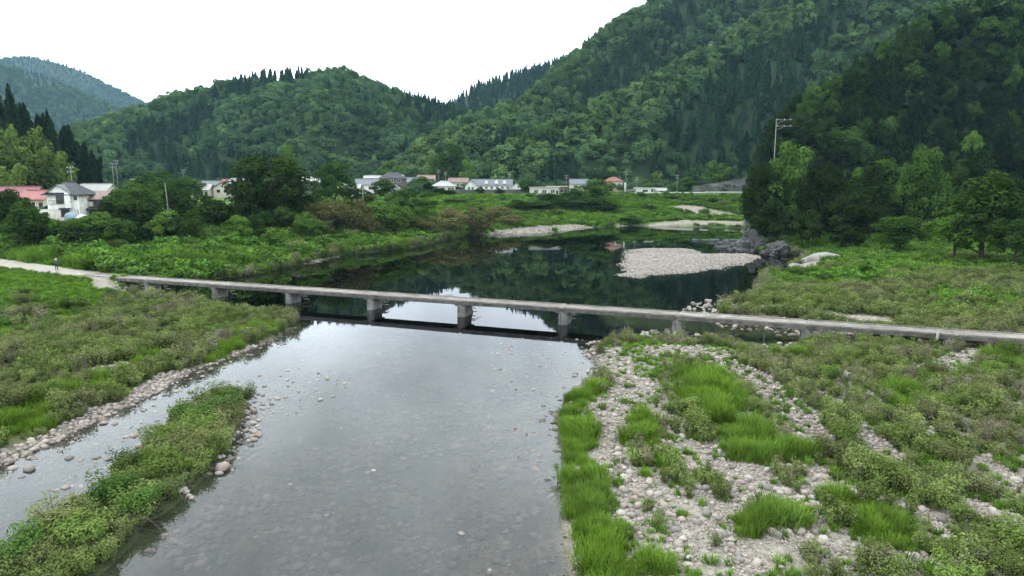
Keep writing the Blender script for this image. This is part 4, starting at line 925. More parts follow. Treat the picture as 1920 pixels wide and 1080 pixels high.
ST_PALE = [stone_mesh(540 + k, 1, mat='stone_pale') for k in range(5)]; ST_BED = [stone_mesh(560 + k, 1, mat='stone_bed', flat=.4) for k in range(5)]
cand = []      # x, y, size, zone, sink
def zone_stones(n, poly_cond, box, s0, s1, zone, seed, sink=0.25, power=2.2):
    r = np.random.default_rng(seed); m = 0; k = 0
    while m < n and k < 60:
        k += 1; x = r.uniform(box[0], box[1], n * 3); y = r.uniform(box[2], box[3], n * 3); h, s, M, K = height(x, y)
        ok = poly_cond(x, y, h, s) ; px, py = proj(x, y, h); ok &= (px > -40) & (px < 1960) & (py < 1130)
        for i in np.where(ok)[0][:n - m]: cand.append((x[i], y[i], s0 + (s1 - s0) * r.random() ** power, zone, sink)); m += 1
GL = lambda i0, i1: (lambda x, y: np.maximum.reduce([(seg_dist(x, y, P)[0] < w * 1.15) * 1.0 for P, w in GRAVEL[i0:i1]]) > 0)
zone_stones(6500, lambda x, y, h, s: (s > 0) & rightbar(x, y) & (gmask(x, y) > 0.45), (1, 52, 18, 62), 0.10, 0.55, 'right', 601, power=3.2)
zone_stones(2600, lambda x, y, h, s: (s > 0.05) & rightbar(x, y) & (gmask(x, y) < 0.6), (1, 20, 18, 62), 0.08, 0.35, 'right', 602)
zone_stones(2600, lambda x, y, h, s: leftbar(x, y) & (gmask(x, y) > 0.3) & (s > -0.3), (-40, -19, 24, 66), 0.10, 0.55, 'left', 603, power=2.8)
zone_stones(420, lambda x, y, h, s: leftbar(x, y) & (s > -2.6) & (s < 0) & (x < -18.5), (-32, -17, 24, 62), 0.12, 0.6, 'channel', 604, sink=0.1, power=2.8)
zone_stones(150, lambda x, y, h, s: (np.abs(sdf(x, y, ISLE) + .55) < 0.75) & (x > -17.9) & ((y > 33.5) | (vnoise(x * 2, y * 2) > .8)), (-20, -12, 24, 46), 0.12, 0.6, 'island', 605, sink=.1)
zone_stones(260, lambda x, y, h, s: (s < 0) & (np.hypot((x + 16) / 4.5, (y - 45) / 5.5) < 1), (-22, -8, 36, 54), 0.14, 0.55, 'tip', 606, sink=.05)
zone_stones(140, lambda x, y, h, s: (s < -0.2) & (y < 62) & (x > -3), (-2, 8, 44, 62), 0.12, 0.5, 'shallows', 607, sink=.05)
zone_stones(500, lambda x, y, h, s: (s > -1.6) & (s < 1.5) & (x > 6) & (y > 54) & (y < 62), (6, 26, 54, 62), 0.14, 0.7, 'right', 608, sink=.15)
zone_stones(800, lambda x, y, h, s: (s > -4) & (s < 2.2), (12, 40, 62, 82), 0.15, 0.9, 'behind', 609, sink=.1, power=2.8)
zone_stones(160, lambda x, y, h, s: (s > -1.2) & (s < 2.0), (-56, -43, 82, 94), 0.25, 0.9, 'abutment', 610)
zone_stones(900, lambda x, y, h, s: (gmask(x, y) > 0.5) & (x < 40) & (s > -1.0), (-40, 40, 105, 232), 0.35, 1.0, 'far', 611)
hand = [(55, 878, .75), (130, 857, .6), (150, 862, .45), (417, 878, .95), (411, 886, .5), (865, 998, .42), (918, 1066, .3), (180, 856, .55), (40, 893, .45), (85, 832, .6), (268, 768, .55), (215, 793, .5), (195, 792, .6), (245, 800, .45),
        (266, 790, .4), (400, 845, .6), (388, 843, .6), (420, 838, .6), (350, 895, .6), (355, 906, .4), (345, 920, .45), (338, 924, .4), (316, 935, .4), (476, 742, .5), (508, 761, .4), (480, 710, .35), (555, 745, .25), (1012, 686, .4), (1102, 696, .45),
        (1078, 702, .4), (700, 880, .35), (690, 883, .3), (1010, 860, .3), (655, 876, .3), (612, 962, .28), (940, 852, .26), (1004, 902, .28), (902, 905, .24), (1075, 905, .3), (480, 1002, .26), (500, 992, .22), (545, 905, .3), (640, 800, .26), (760, 770, .26), (560, 690, .3)]
for px, py, sz in hand:
    q = at(px, py, 0.05); cand.append((q[0], q[1], sz, 'hand', 0.0))
C = np.array([(c[0], c[1], c[2]) for c in cand]); zg = ground(C[:, 0], C[:, 1])
app = C[:, 2] * FOC / np.hypot(C[:, 0], C[:, 1]); app[[i for i, c in enumerate(cand) if c[3] == 'hand']] += 100
big = set(np.argsort(-app)[:300].tolist())
sl_lab = dict(right='rounded pale stone on the right gravel bar', left='rounded grey stone along the edge of the left bar', channel='grey stone in the shallow side channel by the left bar', island='rounded stone at the river edge of the shrub island',
              tip='small stone in the shallows off the upstream tip of the island', shallows='dark wet stone in the shallows left of the right bar', behind='pale stone in the pool shallows behind the bridge', abutment='pale rubble stone below the left end of the bridge',
              far='stone on the far gravel bank', hand='flat pale stone standing clear of the shallow water')
ST_PLACE = ['beside the tall grass along the river', 'near the upstream corner of the right bar', 'at the top of the right bar below the bridge', 'on the long streak right of the big grass patch', 'on the narrow streak left of the big grass patch',
            'on the open cobbles below the big grass patch', 'on the open cobbles in the middle of the right bar', 'by the grass at the bottom of the right bar', 'on the streak running to the right edge', 'on the short streak low in the right scrub', 'on the curved streak in the right scrub',
            'on the bare patch below the right end of the bridge', 'in the scrub at the bottom right', 'at the very bottom left of the grass tussocks', 'on the thin streak in the upper scrub', 'on the cobbles next to the river grass at the bottom']
def stone_label(c):
    if c[3] != 'right': return sl_lab[c[3]].replace('stone', 'stone', 1), c[3]
    k = int(np.argmin([seg_dist(np.array([c[0]]), np.array([c[1]]), P)[0][0] for P, w in GRAVEL[:16]])); return 'rounded stone ' + ST_PLACE[k], 'right%d' % k
ST_INFO = {i: stone_label(cand[i]) for i in big}
zs_ = {}
for i in big: zs_.setdefault(ST_INFO[i][1], []).append(i)
ST_LAB = {}
for zn, ii in zs_.items():
    ii.sort(key=lambda i: -app[i])
    for n_, i in enumerate(ii):
        ST_LAB[i] = ('largest ' if n_ == 0 else 'second largest ' if n_ == 1 else 'big ' if n_ < len(ii) * .35 else 'middling ' if n_ < len(ii) * .7 else 'smaller ') + ST_INFO[i][0]
rs = np.random.default_rng(77); restp = {}
for i, c in enumerate(cand):
    z = max(zg[i], -0.12 if c[3] in ('hand', 'channel', 'tip', 'island', 'shallows', 'behind') else -0.2) + c[2] * (0.18 - 0.25 * (c[4] > 0.2) * 0.3)
    if i in big:
        o = link('stone', ST[rs.integers(8)]); o.location = (c[0], c[1], z); o.scale = (c[2],) * 3
        o.rotation_euler = (rs.normal() * .15, rs.normal() * .15, rs.random() * 6.28); tag(o, ST_LAB[i], 'stone', 'river stones, ' + c[3] if c[3] != 'hand' else 'river stones standing in the water')
    else: restp.setdefault('far' if c[3] == 'far' else 'near', []).append((c[0], c[1], z, c[2]))
for k, v in restp.items():
    v = np.array(v); scatter('gravel', v[:, :3], ST_LO, v[:, 3], 'loose stones of the river bars' if k == 'near' else 'broken stones of the far gravel bank', seed=78, tilt=.25)
# pale gravel spit in the pool, fine gravel and bed stones
r = np.random.default_rng(79); x = r.uniform(15, 50, 26000); y = r.uniform(101, 150, 26000); k = (sdf(x, y, SPIT) + 2.6 * fbm(x / 4.5, y / 4.5, 3) - .5 + r.normal(size=len(x)) * .5 > -0.4); x, y = x[k], y[k]
scatter('gravel', np.column_stack([x, y, np.maximum(ground(x, y), -.05) + .02]), ST_PALE, r.uniform(.22, .6, len(x)), 'pale shingle of the low spit in the pool', seed=80, tilt=.3)
x = r.uniform(1, 48, 150000); y = 18 + 46 * r.random(150000) ** 1.6; h, s, M, K = height(x, y); k = (s > -.4) & (gmask(x, y) > .08); x, y = x[k][:30000], y[k][:30000]
scatter('gravel', np.column_stack([x, y, ground(x, y) + .01]), ST_LO, r.uniform(.06, .2, len(x)), 'small cobbles packed between the bigger stones of the right bar', seed=81, tilt=.3)
x = r.uniform(-30, 12, 30000); y = 17 + 50 * r.random(30000) ** 1.2; h, s, M, K = height(x, y); k = (s < -.05) & (fbm(x / 2.5, y / 2.5, 3) > -0.12); x, y = x[k][:8000], y[k][:8000]
scatter('gravel', np.column_stack([x, y, ground(x, y) + .0]), ST_BED, (.15 + .75 * r.random(len(x)) ** 3), 'brown stones of the river bed under the shallow water', seed=82, tilt=.2)

# boulders of the rock point
def boulder(name, x, y, z, d, seed, label, mat, group=None, rough=.5, freq=1.4):
    me = stone_mesh(seed, 5 if mat == 'cliff_rock' else 4, 1.0, rough, mat, freq, mat == 'cliff_rock'); me.polygons.foreach_set('use_smooth', np.zeros(len(me.polygons), bool) if mat == 'cliff_rock' else np.ones(len(me.polygons), bool))
    o = link(name, me); o.location = (x, y, z); o.scale = d; o.rotation_euler = (0, 0, seed * 1.3); tag(o, label, 'rock', group)
for k, (px, py, d, lb) in enumerate([(1363, 462, (4.5, 4, 3.2), 'pitted grey rock at the tip of the rock point'), (1385, 466, (4, 4, 3.0), 'jagged grey rock second from the tip of the point'), (1405, 468, (6, 6, 5.5), 'grey cliff block at the left corner of the dark hillside'),
                                     (1425, 470, (6, 6, 6.5), 'dark cliff block under the trees of the rock point'), (1416, 452, (6, 7, 6), 'tall shaded cliff face at the water edge'), (1466, 474, (7, 6, 4.4), 'big rounded grey boulder at the water below the trees'),
                                     (1445, 478, (3, 3, 2), 'small grey boulder left of the big rounded one'), (1500, 470, (6, 5, 4), 'shaded boulder right of the big rounded one')]):
    q = at(px, py, 0.4); boulder('rock', q[0], q[1] + 2, 0.3, d, 700 + k, lb, 'cliff_rock', 'rocks of the rock point')
q = at(1540, 490, 0.8); boulder('rock', q[0], q[1], 0.7, (8.0, 6.5, 2.9), 720, 'large smooth pale slab on the right bank of the pool', 'white_rock', None, .34, 0.9)
q = at(1500, 503, 0.6); boulder('rock', q[0] - .5, q[1], 0.5, (5.5, 4, 2.2), 721, 'low pale sandy rock in front of the large slab', 'white_rock', None, .15, 1.0)

# ------------------------------------------------------------------ bridge
ang = math.atan2(bu.y, bu.x)
bridge = empty('low_water_bridge', (BR0[0], BR0[1], 0), ang); tag(bridge, 'long low concrete bridge without railings crossing the river', 'bridge')
SP, DW, DT, TOP = 11.3, 2.35, 0.38, 1.70
NS = 11
def slab(rough_seed):
    b = MB(); r = random.Random(rough_seed); n = 12
    rows = []
    for i in range(n + 1):
        xx = 0.015 + (SP - 0.03) * i / n; w0 = -DW / 2 + r.uniform(-.012, .012); w1 = DW / 2 + r.uniform(-.012, .012)
        rows.append([(xx, w0, -DT), (xx, w0, -0.03), (xx, w0 + 0.03, 0), (xx, 0, 0.012), (xx, w1 - 0.03, 0), (xx, w1, -0.03), (xx, w1, -DT)])
    v = [q for rw in rows for q in rw]; f = []
    for i in range(n):
        for k in range(7): a = i * 7 + k; c = i * 7 + (k + 1) % 7; f.append((a, c, c + 7, a + 7))
    f += [tuple(range(7))[::-1], tuple(n * 7 + k for k in range(7))]
    b.add(v, f); return b
def kerb(y):
    b = MB(); r = random.Random(3); x = 0.2
    b.box((SP / 2, y, 0.045), (SP - 0.3, 0.13, 0.07)); return b
slabs = [slab(k).mesh('deck_slab', 'deck_concrete') for k in range(3)]
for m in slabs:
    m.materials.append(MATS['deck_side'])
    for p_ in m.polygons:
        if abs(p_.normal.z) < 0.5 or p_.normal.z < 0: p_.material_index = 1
kr = kerb(-DW / 2 + 0.085).mesh('kerb', 'deck_concrete'); kl = kerb(DW / 2 - 0.085).mesh('kerb', 'deck_concrete')
def pier_mesh(h, ln=2.3, th=0.95):
    b = MB(); n = 10; out = []
    for k in range(n + 1):
        a = math.pi + math.pi * k / n; out.append((th / 2 * math.cos(a), -ln / 2 + th / 2 + th / 2 * math.sin(a)))
    for k in range(n + 1):
        a = math.pi * k / n; out.append((th / 2 * math.cos(a), ln / 2 - th / 2 + th / 2 * math.sin(a)))
    m = len(out); zs = [(-0.0, 1.0), (-0.25, 1.0), (-h * .6, 1.02), (-h, 1.07)]
    v = [(x * s_, y * s_, z) for z, s_ in zs for x, y in out]; f = [tuple(range(m))]
    for i in range(len(zs) - 1):
        for k in range(m): f.append((i * m + k, i * m + (k + 1) % m, (i + 1) * m + (k + 1) % m, (i + 1) * m + k))
    b.add(v, f); return b.mesh('pier', 'pier_concrete', False)
pm = pier_mesh(3.6); am = MB().box((0, 0, -1.2), (1.6, 3.2, 2.4)).mesh('abutment', 'pier_concrete')
beam = MB().box((0, 0, -0.07), (1.25, DW * .96, 0.14)).mesh('pier_cap', 'deck_side')
crackm = MB().box((0, 0, 0), (0.05, 0.03, 0.75)).mesh('pier_crack', 'dark_wood')  # thin dark block standing for the crack line down the pier face
fender_v = MB().tube([(0, 0, 1.25), (0, 1.7, -1.2)], [.09, .09], 6).mesh('raking_strut', 'rust')
rungm = MB().box((0, 0, 0), (0.85, 0.1, 0.07)).mesh('rung', 'steel')
for k in range(NS):
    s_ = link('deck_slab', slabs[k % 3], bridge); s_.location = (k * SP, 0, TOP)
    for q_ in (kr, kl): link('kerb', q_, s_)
    if k: 
        p_ = link('pier', pm, bridge); p_.location = (k * SP, 0, TOP - DT - 0.004)
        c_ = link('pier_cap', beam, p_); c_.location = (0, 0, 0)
        w_ = link('pier_crack', crackm, p_); w_.location = (-0.12, -1.15, -0.62)
        if k < 8:
            fe = link('debris_fender', fender_v, bridge); fe.location = (k * SP, 1.25, 0.0)
            for j in range(3):
                g_ = link('rung', rungm, fe); g_.location = (0, 0.45 + .35 * j, 0.85 - .42 * j)
for t_e in (0, NS * SP):
    a_ = link('abutment', am, bridge); a_.location = (t_e + (-.5 if t_e == 0 else .5), 0, TOP - DT - .006)
def bpt(t, o, z): return (BR0[0] + bu.x * t + bn.x * o, BR0[1] + bu.y * t + bn.y * o, z)
def sticks(name, base, n, ln, label, seed, spread=.4, up_=.4):
    r = random.Random(seed); b = MB()
    for k in range(n):
        a = r.uniform(0, 6.28); p0 = Vector((r.uniform(-spread, spread), r.uniform(-spread, spread), r.uniform(0, .15))); l_ = r.uniform(.4, 1) * ln
        d = Vector((math.cos(a), math.sin(a), r.uniform(0.05, up_))).normalized() * l_; rr = r.uniform(.015, .045)
        b.tube([p0 - d * .5 + Vector((0, 0, .1)), p0 + Vector((0, 0, .15)), p0 + d * .5 + Vector((0, 0, .12))], [rr, rr * .85, rr * .4], 5)
    o = b.build(name, 'driftwood', None, True); o.location = base; tag(o, label, 'driftwood'); return o
sticks('driftwood_pile', bpt(5 * SP - 2.6, 1.3, 1.55), 16, 1.0, 'pale tangle of driftwood caught on the upstream edge of the bridge', 1)
for k in (3, 4, 5, 6): sticks('driftwood_pile', bpt(k * SP + .3, 1.75, .55), 9, 1.2, ['', '', '', 'driftwood caught behind the third bridge pier from the left', 'driftwood caught behind the fourth bridge pier from the left', 'driftwood caught behind the middle bridge pier', 'driftwood caught behind the sixth bridge pier from the left'][k], 10 + k)
lg = bpt(9 * SP - 1.4, -1.25, 0); lo = MB().tube([(-.25, -.5, .1), (-.05, -.2, .8), (.1, 0, 1.45)], [.14, .13, .1], 8).build('log', 'driftwood', None, True); lo.location = (lg[0], lg[1], gz(lg[0], lg[1])); tag(lo, 'pale log leaning against the bridge near the right end', 'log')

for px, py, w, h_, lb in [(130, 570, 2.6, 1.4, 'dark shrub in the hollow of the left field'), (155, 578, 2.2, 1.2, 'lower dark shrub in the hollow of the left field'), (20, 590, 3.0, 1.5, 'dark bush above the small pond at the left edge'), (60, 588, 2.2, 1.1, 'dark bush right of the small pond')]:
    q = at(px, py, 1.2); shrub('_deep', q[0], q[1], w, h_, lb, 'dark shrubs of the left field')
def roots(x, y, n, label, seed):
    r = random.Random(seed); b = MB()
    for k in range(n):
        p = Vector((r.uniform(-.5, .3), r.uniform(-1.3, 1.3), r.uniform(.35, .75))); pts = [p.copy()]; d = Vector((r.uniform(-.1, .7), r.uniform(-.9, .9), r.uniform(-.5, .3)))
        for j in range(5): d.z -= .22; d.y += r.uniform(-.5, .5); d.x += r.uniform(-.35, .3); p = p + d * r.uniform(.12, .3); pts.append(p.copy())
        rr = r.uniform(.006, .02); b.tube(pts, [rr * (1 - .13 * j) for j in range(6)], 5)
    o = b.build('exposed_roots', 'root_wood', None, True); o.location = (x, y, max(gz(x, y), 0) + .05); tag(o, label, 'roots')
roots(-15.4, 27.2, 26, 'tangle of pale roots hanging from the undercut island bank', 3)
roots(-15.3, 24.8, 20, 'bare roots at the bottom left below the island shrubs', 4)
roots(-15.0, 30.2, 14, 'thin bare twigs over the dark water beside the island', 5)

# ------------------------------------------------------------------ person on the path
px_, py_, _ = at(107, 508, 1.78)
person = empty('person', (px_, py_, gz(px_, py_) + 0.04), 0.5); tag(person, 'person in dark clothes and a pale hat standing on the path by the bridge', 'person')
J = dict(pel=(0, 0, .95), sp1=(0, 0, 1.15), ch=(0, -.01, 1.33), nk=(0, 0, 1.47), hd=(0, -.02, 1.56), ht=(0, -.02, 1.68))
V = [J['pel'], J['sp1'], J['ch'], J['nk'], J['hd'], J['ht']]; Rr = [.15, .135, .15, .06, .095, .085]; Ed = [(0, 1), (1, 2), (2, 3), (3, 4), (4, 5)]
def chain(start, pts, rad):
    p0 = start
    for q, r_ in zip(pts, rad): V.append(q); Rr.append(r_); Ed.append((p0, len(V) - 1)); p0 = len(V) - 1
    return p0
for s_ in (-1, 1):
    chain(0, [(s_ * .1, 0, .88), (s_ * .11, -.01, .5), (s_ * .12, .02, .1), (s_ * .12, -.03, .05), (s_ * .13, -.15, .04)], [.1, .07, .05, .045, .035])
    e = chain(2, [(s_ * .19, 0, 1.38), (s_ * .24, .03, 1.12), (s_ * .14, -.24, 1.14), (s_ * .12, -.3, 1.16)], [.065, .05, .04, .03])
    for f_ in range(5): chain(e, [(s_ * (.12 - .02 + .011 * f_), -.35 - .004 * f_, 1.17 + .01 * (f_ == 0)), (s_ * (.1 + .008 * f_), -.385, 1.155)], [.010, .008])
bm_me = bpy.data.meshes.new('body'); bm_me.from_pydata(V, Ed, []); bo = link('body', bm_me, person); bm_me.materials.append(MATS['person_body'])
sk = bo.modifiers.new('skin', 'SKIN'); bo.modifiers.new('sub', 'SUBSURF').render_levels = 1
for v_, r_ in zip(bm_me.skin_vertices[0].data if bm_me.skin_vertices else [], Rr): v_.radius = (r_, r_)
if not bm_me.skin_vertices:
    bpy.context.view_layer.objects.active = bo; bpy.ops.mesh.customdata_skin_add()
    for v_, r_ in zip(bm_me.skin_vertices[0].data, Rr): v_.radius = (r_, r_)
bm_me.skin_vertices[0].data[0].use_root = True
hb = MB(); hb.tube([(0, -.02, 1.665), (0, -.02, 1.68), (0, -.02, 1.69), (0, -.02, 1.77), (0, -.02, 1.79)], [.19, .19, .115, .1, .05], 14).build('hat', 'cloth_light', person, True)

# ------------------------------------------------------------------ buildings
def roof_mesh(kind, w, d, h, ov, th=.16):
    b = MB(); W2, D2 = w / 2 + ov, d / 2 + ov; e = -ov * h / (d / 2)
    if kind == 'gable':        # ridge along x
        b.add([(-W2, -D2, e), (W2, -D2, e), (W2, 0, h), (-W2, 0, h), (W2, D2, e), (-W2, D2, e), (-W2, -D2, e - th), (W2, -D2, e - th), (W2, 0, h - th), (-W2, 0, h - th), (W2, D2, e - th), (-W2, D2, e - th)],
              [(0, 1, 2, 3), (3, 2, 4, 5), (7, 6, 9, 8), (8, 9, 11, 10), (0, 6, 7, 1), (4, 10, 11, 5), (0, 3, 9, 6), (3, 5, 11, 9), (1, 7, 8, 2), (2, 8, 10, 4)])
    elif kind == 'hip':
        k = max(w / 2 - d / 2, w * .12)
        b.add([(-W2, -D2, e), (W2, -D2, e), (W2, D2, e), (-W2, D2, e), (-k, 0, h), (k, 0, h), (-W2, -D2, e - th), (W2, -D2, e - th), (W2, D2, e - th), (-W2, D2, e - th)],
              [(0, 1, 5, 4), (1, 2, 5), (2, 3, 4, 5), (3, 0, 4), (6, 9, 8, 7), (0, 6, 7, 1), (1, 7, 8, 2), (2, 8, 9, 3), (3, 9, 6, 0)])
    else: b.box((0, 0, th / 2 + .02), (w + 2 * ov, d + 2 * ov, th + .12))
    return b
def add_window(root, x, y, z, w, h, rz=0.0, frame='white_trim'):
    fr_ = MB()
    for a, c in (((0, 0, h / 2), (w + .12, .08, .08)), ((0, 0, -h / 2), (w + .2, .14, .08)), ((-w / 2, 0, 0), (.08, .08, h)), ((w / 2, 0, 0), (.08, .08, h)), ((0, 0, 0), (.05, .06, h))): fr_.box(a, c)
    o = fr_.build('window', frame, root); o.location = (x, y, z); o.rotation_euler = (0, 0, rz)
    MB().box((0, .015, 0), (w, .05, h)).build('pane', 'glass', o); return o
def house(px, Y, w, d, h, roof, rh, wall, roofm, label, name='house', rz=0.0, nwin=3, storeys=1, top=None, gable_front=False, group=None, dz=0.0, frame='white_trim'):
    X = (px - 960) / FOC * Y * 1.0; X = atY(px, 350, Y)[0]; z = gz(X, Y) + dz
    root = empty(name, (X, Y, z), rz + (math.pi / 2 if gable_front else 0)); tag(root, label, 'house' if name == 'house' else 'shed', group)
    b = MB().box((0, 0, h / 2 - .75), (w, d, h + 1.5))
    if roof == 'gable':
        for sx in (-1, 1):
            x0 = sx * (w / 2 - .005); b.add([(x0, -d / 2, h), (x0, d / 2, h), (x0, 0, h + rh - .12), (x0 - sx * .15, -d / 2, h), (x0 - sx * .15, d / 2, h), (x0 - sx * .15, 0, h + rh - .12)], [(0, 1, 2), (5, 4, 3), (0, 2, 5, 3), (1, 4, 5, 2)])
    b.build('wall', wall, root)
    ro = roof_mesh(roof, w, d, rh, .5).build('roof', roofm, root); ro.location = (0, 0, h + .01)
    if roof != 'flat': MB().box((0, 0, rh + .1), (w * .98 if roof == 'gable' else max(w - d, w * .24), .3, .26)).build('ridge', roofm, ro)
    for s_ in range(storeys):
        for k in range(nwin):
            if gable_front: add_window(root, -w / 2 - .03, (k - (nwin - 1) / 2) * d / max(nwin, 1) * .8, h * (s_ + .5) / storeys, d / (nwin + 1) * .6, h / storeys * .42, math.pi / 2, frame)
            else: add_window(root, (k - (nwin - 1) / 2) * w / max(nwin, 1) * .85, -d / 2 - .03, h * (s_ + .5) / storeys, w / (nwin + 1) * .6, h / storeys * .42, 0, frame)
    do = MB().box((0, 0, 0), (.95, .07, 1.95)).build('door', 'dark_wood', root)
    if gable_front: do.location = (w / 2 + .03, 0, .98); do.rotation_euler = (0, 0, math.pi / 2)
    else: do.location = (w / 2 - .8, -d / 2 - .03, .98)
    return root
HZ = 0.0
house(860, 330, 9, 7, 2.8, 'gable', 1.8, 'cream_wall', 'brown_roof', 'brown roofed house up behind the long white house', dz=2.4)
# long white house with dormers
hx = atY(922, 350, 300)[0]; root = empty('house', (hx, 300, gz(hx, 300) + .1), 0.05); tag(root, 'long white two storey house with slate roof and round dormers', 'house')
w, d, h, rh = 17.5, 8, 3.9, 2.6
b = MB().box((0, 0, h / 2 - 1), (w, d, h + 2))
b.build('wall', 'white_wall', root); ro = roof_mesh('gable', w, d, rh, .35).build('roof', 'slate_roof', root); ro.location = (0, 0, h + .01)
for dx in (-2.4, 1.9, 5.4):
    dm = MB().prism([(-.75, -.4), (.75, -.4), (.75, .5), (.4, .95), (0, 1.1), (-.4, .95), (-.75, .5)], -1.6, .8).build('dormer', 'white_wall', ro); dm.location = (dx, -1.9, .95)
MB().box((0, 0, rh + .1), (w, .3, .2)).build('ridge', 'dark_roof', ro)
for k in range(7):
    for s_ in (0, 1): add_window(root, -7 + k * 2.3, -d / 2 - .03, 1.1 + 1.7 * s_, 1.0, .95, 0, 'grey_wall')
wing = MB().box((-w / 2 - .2, -1.2, 1.2), (5.0, 8.6, 5.2)); wing.build('gable_wing', 'white_wall', root)
wr = roof_mesh('gable', 9.2, 5.0, 2.6, .4).build('wing_roof', 'dark_roof', root); wr.location = (-w / 2 - .2, -1.2, 3.81); wr.rotation_euler = (0, 0, math.pi / 2)
gb = MB().prism([(-2.5, 0), (2.5, 0), (0, 2.45)], -5.52, -5.3).build('gable_wall', 'white_wall', root); gb.location = (-w / 2 - .2, 0, 3.75)
for x_ in (-.9, .7): add_window(root, -w / 2 - .2 + x_, -5.54, 2.6, .9, 1.1, 0, 'grey_wall')
MB().box((-w / 2 - 3.6, -3, .6), (2.4, 3, 2.6)).build('annex', 'white_wall', root)
house(968, 296, 5, 5, 2.9, 'gable', 2.2, 'white_wall', 'slate_roof', 'small white gabled annex right of the long white house', nwin=1, gable_front=True)
house(737, 296, 10.5, 7, 5.6, 'hip', 2.4, 'brown_wall', 'dark_roof', 'tall dark tiled two storey house among the trees', nwin=3, storeys=2, dz=1.6)
house(728, 290, 7, 6, 2.6, 'gable', 1.6, 'brown_wall', 'slate_roof', 'low dark wing in front of the tall dark tiled house', nwin=2)
house(748, 292, 5, 5, 2.4, 'gable', 1.6, 'white_wall', 'dark_roof', 'small gabled outbuilding right of the tall dark tiled house', nwin=1, gable_front=True)
house(741, 345, 8, 6, 3.6, 'gable', 1.4, 'white_wall', 'grey_roof', 'pale roofed house highest above the tall dark tiled house', dz=3.5)
house(832, 305, 10, 7, 3.0, 'hip', 1.9, 'cream_wall', 'grey_roof', 'grey roofed house left of the long white house', dz=.8)
house(1020, 285, 12, 7, 3.2, 'flat', .3, 'cream_wall', 'grey_roof', 'flat roofed cream shed right of the long white house', 'shed', nwin=3)
house(1045, 292, 8, 6, 3.4, 'flat', .3, 'brown_wall', 'cream_wall', 'open brown shed beside the flat roofed cream shed', 'shed', nwin=2)
house(1150, 325, 8, 6, 4.2, 'hip', 1.8, 'cream_wall', 'orange_roof', 'orange tiled house above the guard rail', nwin=3, dz=1.5)
house(1133, 322, 7, 5, 2.6, 'gable', 1.4, 'brown_wall', 'orange_roof', 'low orange roofed building left of the orange tiled house', nwin=2, dz=1.0)
house(1208, 316, 8, 5, 2.4, 'flat', .25, 'white_wall', 'white_trim', 'small white box shed behind the guard rail', 'shed', nwin=1)
house(1186, 317, 7, 4, 1.6, 'flat', .2, 'grey_wall', 'grey_wall', 'low grey concrete shed behind the guard rail', 'shed', nwin=1)
house(1240, 320, 7, 4, 1.5, 'gable', .9, 'cream_wall', 'grey_roof', 'lowest pale shed right of the white box shed', 'shed', nwin=1)
house(940, 320, 6, 5, 2.4, 'gable', 1.6, 'brown_wall', 'brown_roof', 'brown shed behind the slim tree', 'shed', nwin=1, dz=1)
# hazy row of houses on the left of the village
for k, (px, Y, w, roofm, wallm, lb, dz, gf_) in enumerate([
    (425, 262, 9, 'orange_roof', 'cream_wall', 'orange gabled house left of the tallest bank tree', .8, True), (437, 268, 7, 'red_roof', 'white_wall', 'red roofed house right of the orange gabled house', 1.8, False),
    (352, 262, 8, 'grey_roof', 'white_wall', 'white gabled house left in the hazy row', .5, True), (372, 258, 10, 'grey_roof', 'cream_wall', 'long pale roofed house in the hazy row', .2, False),
    (395, 285, 9, 'slate_roof', 'white_wall', 'slate roofed house behind the hazy row', 1.0, False), (565, 262, 7, 'dark_roof', 'white_wall', 'white gabled house right behind the tallest bank tree', 1.2, True),
    (548, 280, 9, 'grey_roof', 'cream_wall', 'pale house with grey roof behind the tallest bank tree', 1.5, False), (655, 250, 8, 'grey_roof', 'cream_wall', 'pale cottage right of the round crowned tree', .4, False),
    (182, 215, 9, 'grey_roof', 'cream_wall', 'pale roofed house behind the two storey white house', 1.4, False), (330, 300, 9, 'brown_roof', 'cream_wall', 'brown roofed cottage farthest in the hazy row', 1.2, False),
    (310, 250, 8, 'slate_roof', 'cream_wall', 'slate roofed cottage left of the white gabled house', 1.6, False), (455, 255, 8, 'grey_roof', 'white_wall', 'pale cottage tucked behind the left shoulder of the tallest tree', 2.2, False), (585, 290, 8, 'grey_roof', 'white_wall', 'pale cottage right of the white gabled house by the tallest tree', 2.6, False),
    (690, 262, 8, 'slate_roof', 'white_wall', 'slate roofed cottage right of the thin bank pole', 2.0, False), (700, 300, 7, 'grey_roof', 'cream_wall', 'grey roofed cottage behind the thin bank pole', 3.2, False), (775, 310, 8, 'slate_roof', 'cream_wall', 'slate roofed cottage between the dark house and the grey roofed one', 2.4, False), (800, 330, 8, 'brown_roof', 'white_wall', 'brown roofed cottage above the grey roofed house', 3.4, False),
    (1085, 318, 8, 'slate_roof', 'cream_wall', 'slate roofed cottage left of the orange roofs', 1.6, False)]):
    house(px, Y, w, 6.5, 3.0, 'gable', 1.9, wallm, roofm, lb, nwin=2, gable_front=gf_, dz=dz)
# red roofed barns at the left edge
house(34, 172, 10.5, 7, 3.2, 'gable', 2.3, 'cream_wall', 'red_roof', 'larger dull red roofed barn at the left edge', 'barn', nwin=2, dz=1.2)
house(72, 170, 6.0, 6, 3.0, 'gable', 1.8, 'cream_wall', 'red_roof_bright', 'smaller bright red roofed barn beside the larger one', 'barn', nwin=1, dz=1.0)
house(-4, 160, 7, 6, 2.8, 'gable', 1.9, 'grey_wall', 'brown_roof', 'brown roofed barn cut by the left edge', 'barn', nwin=1, dz=.8)
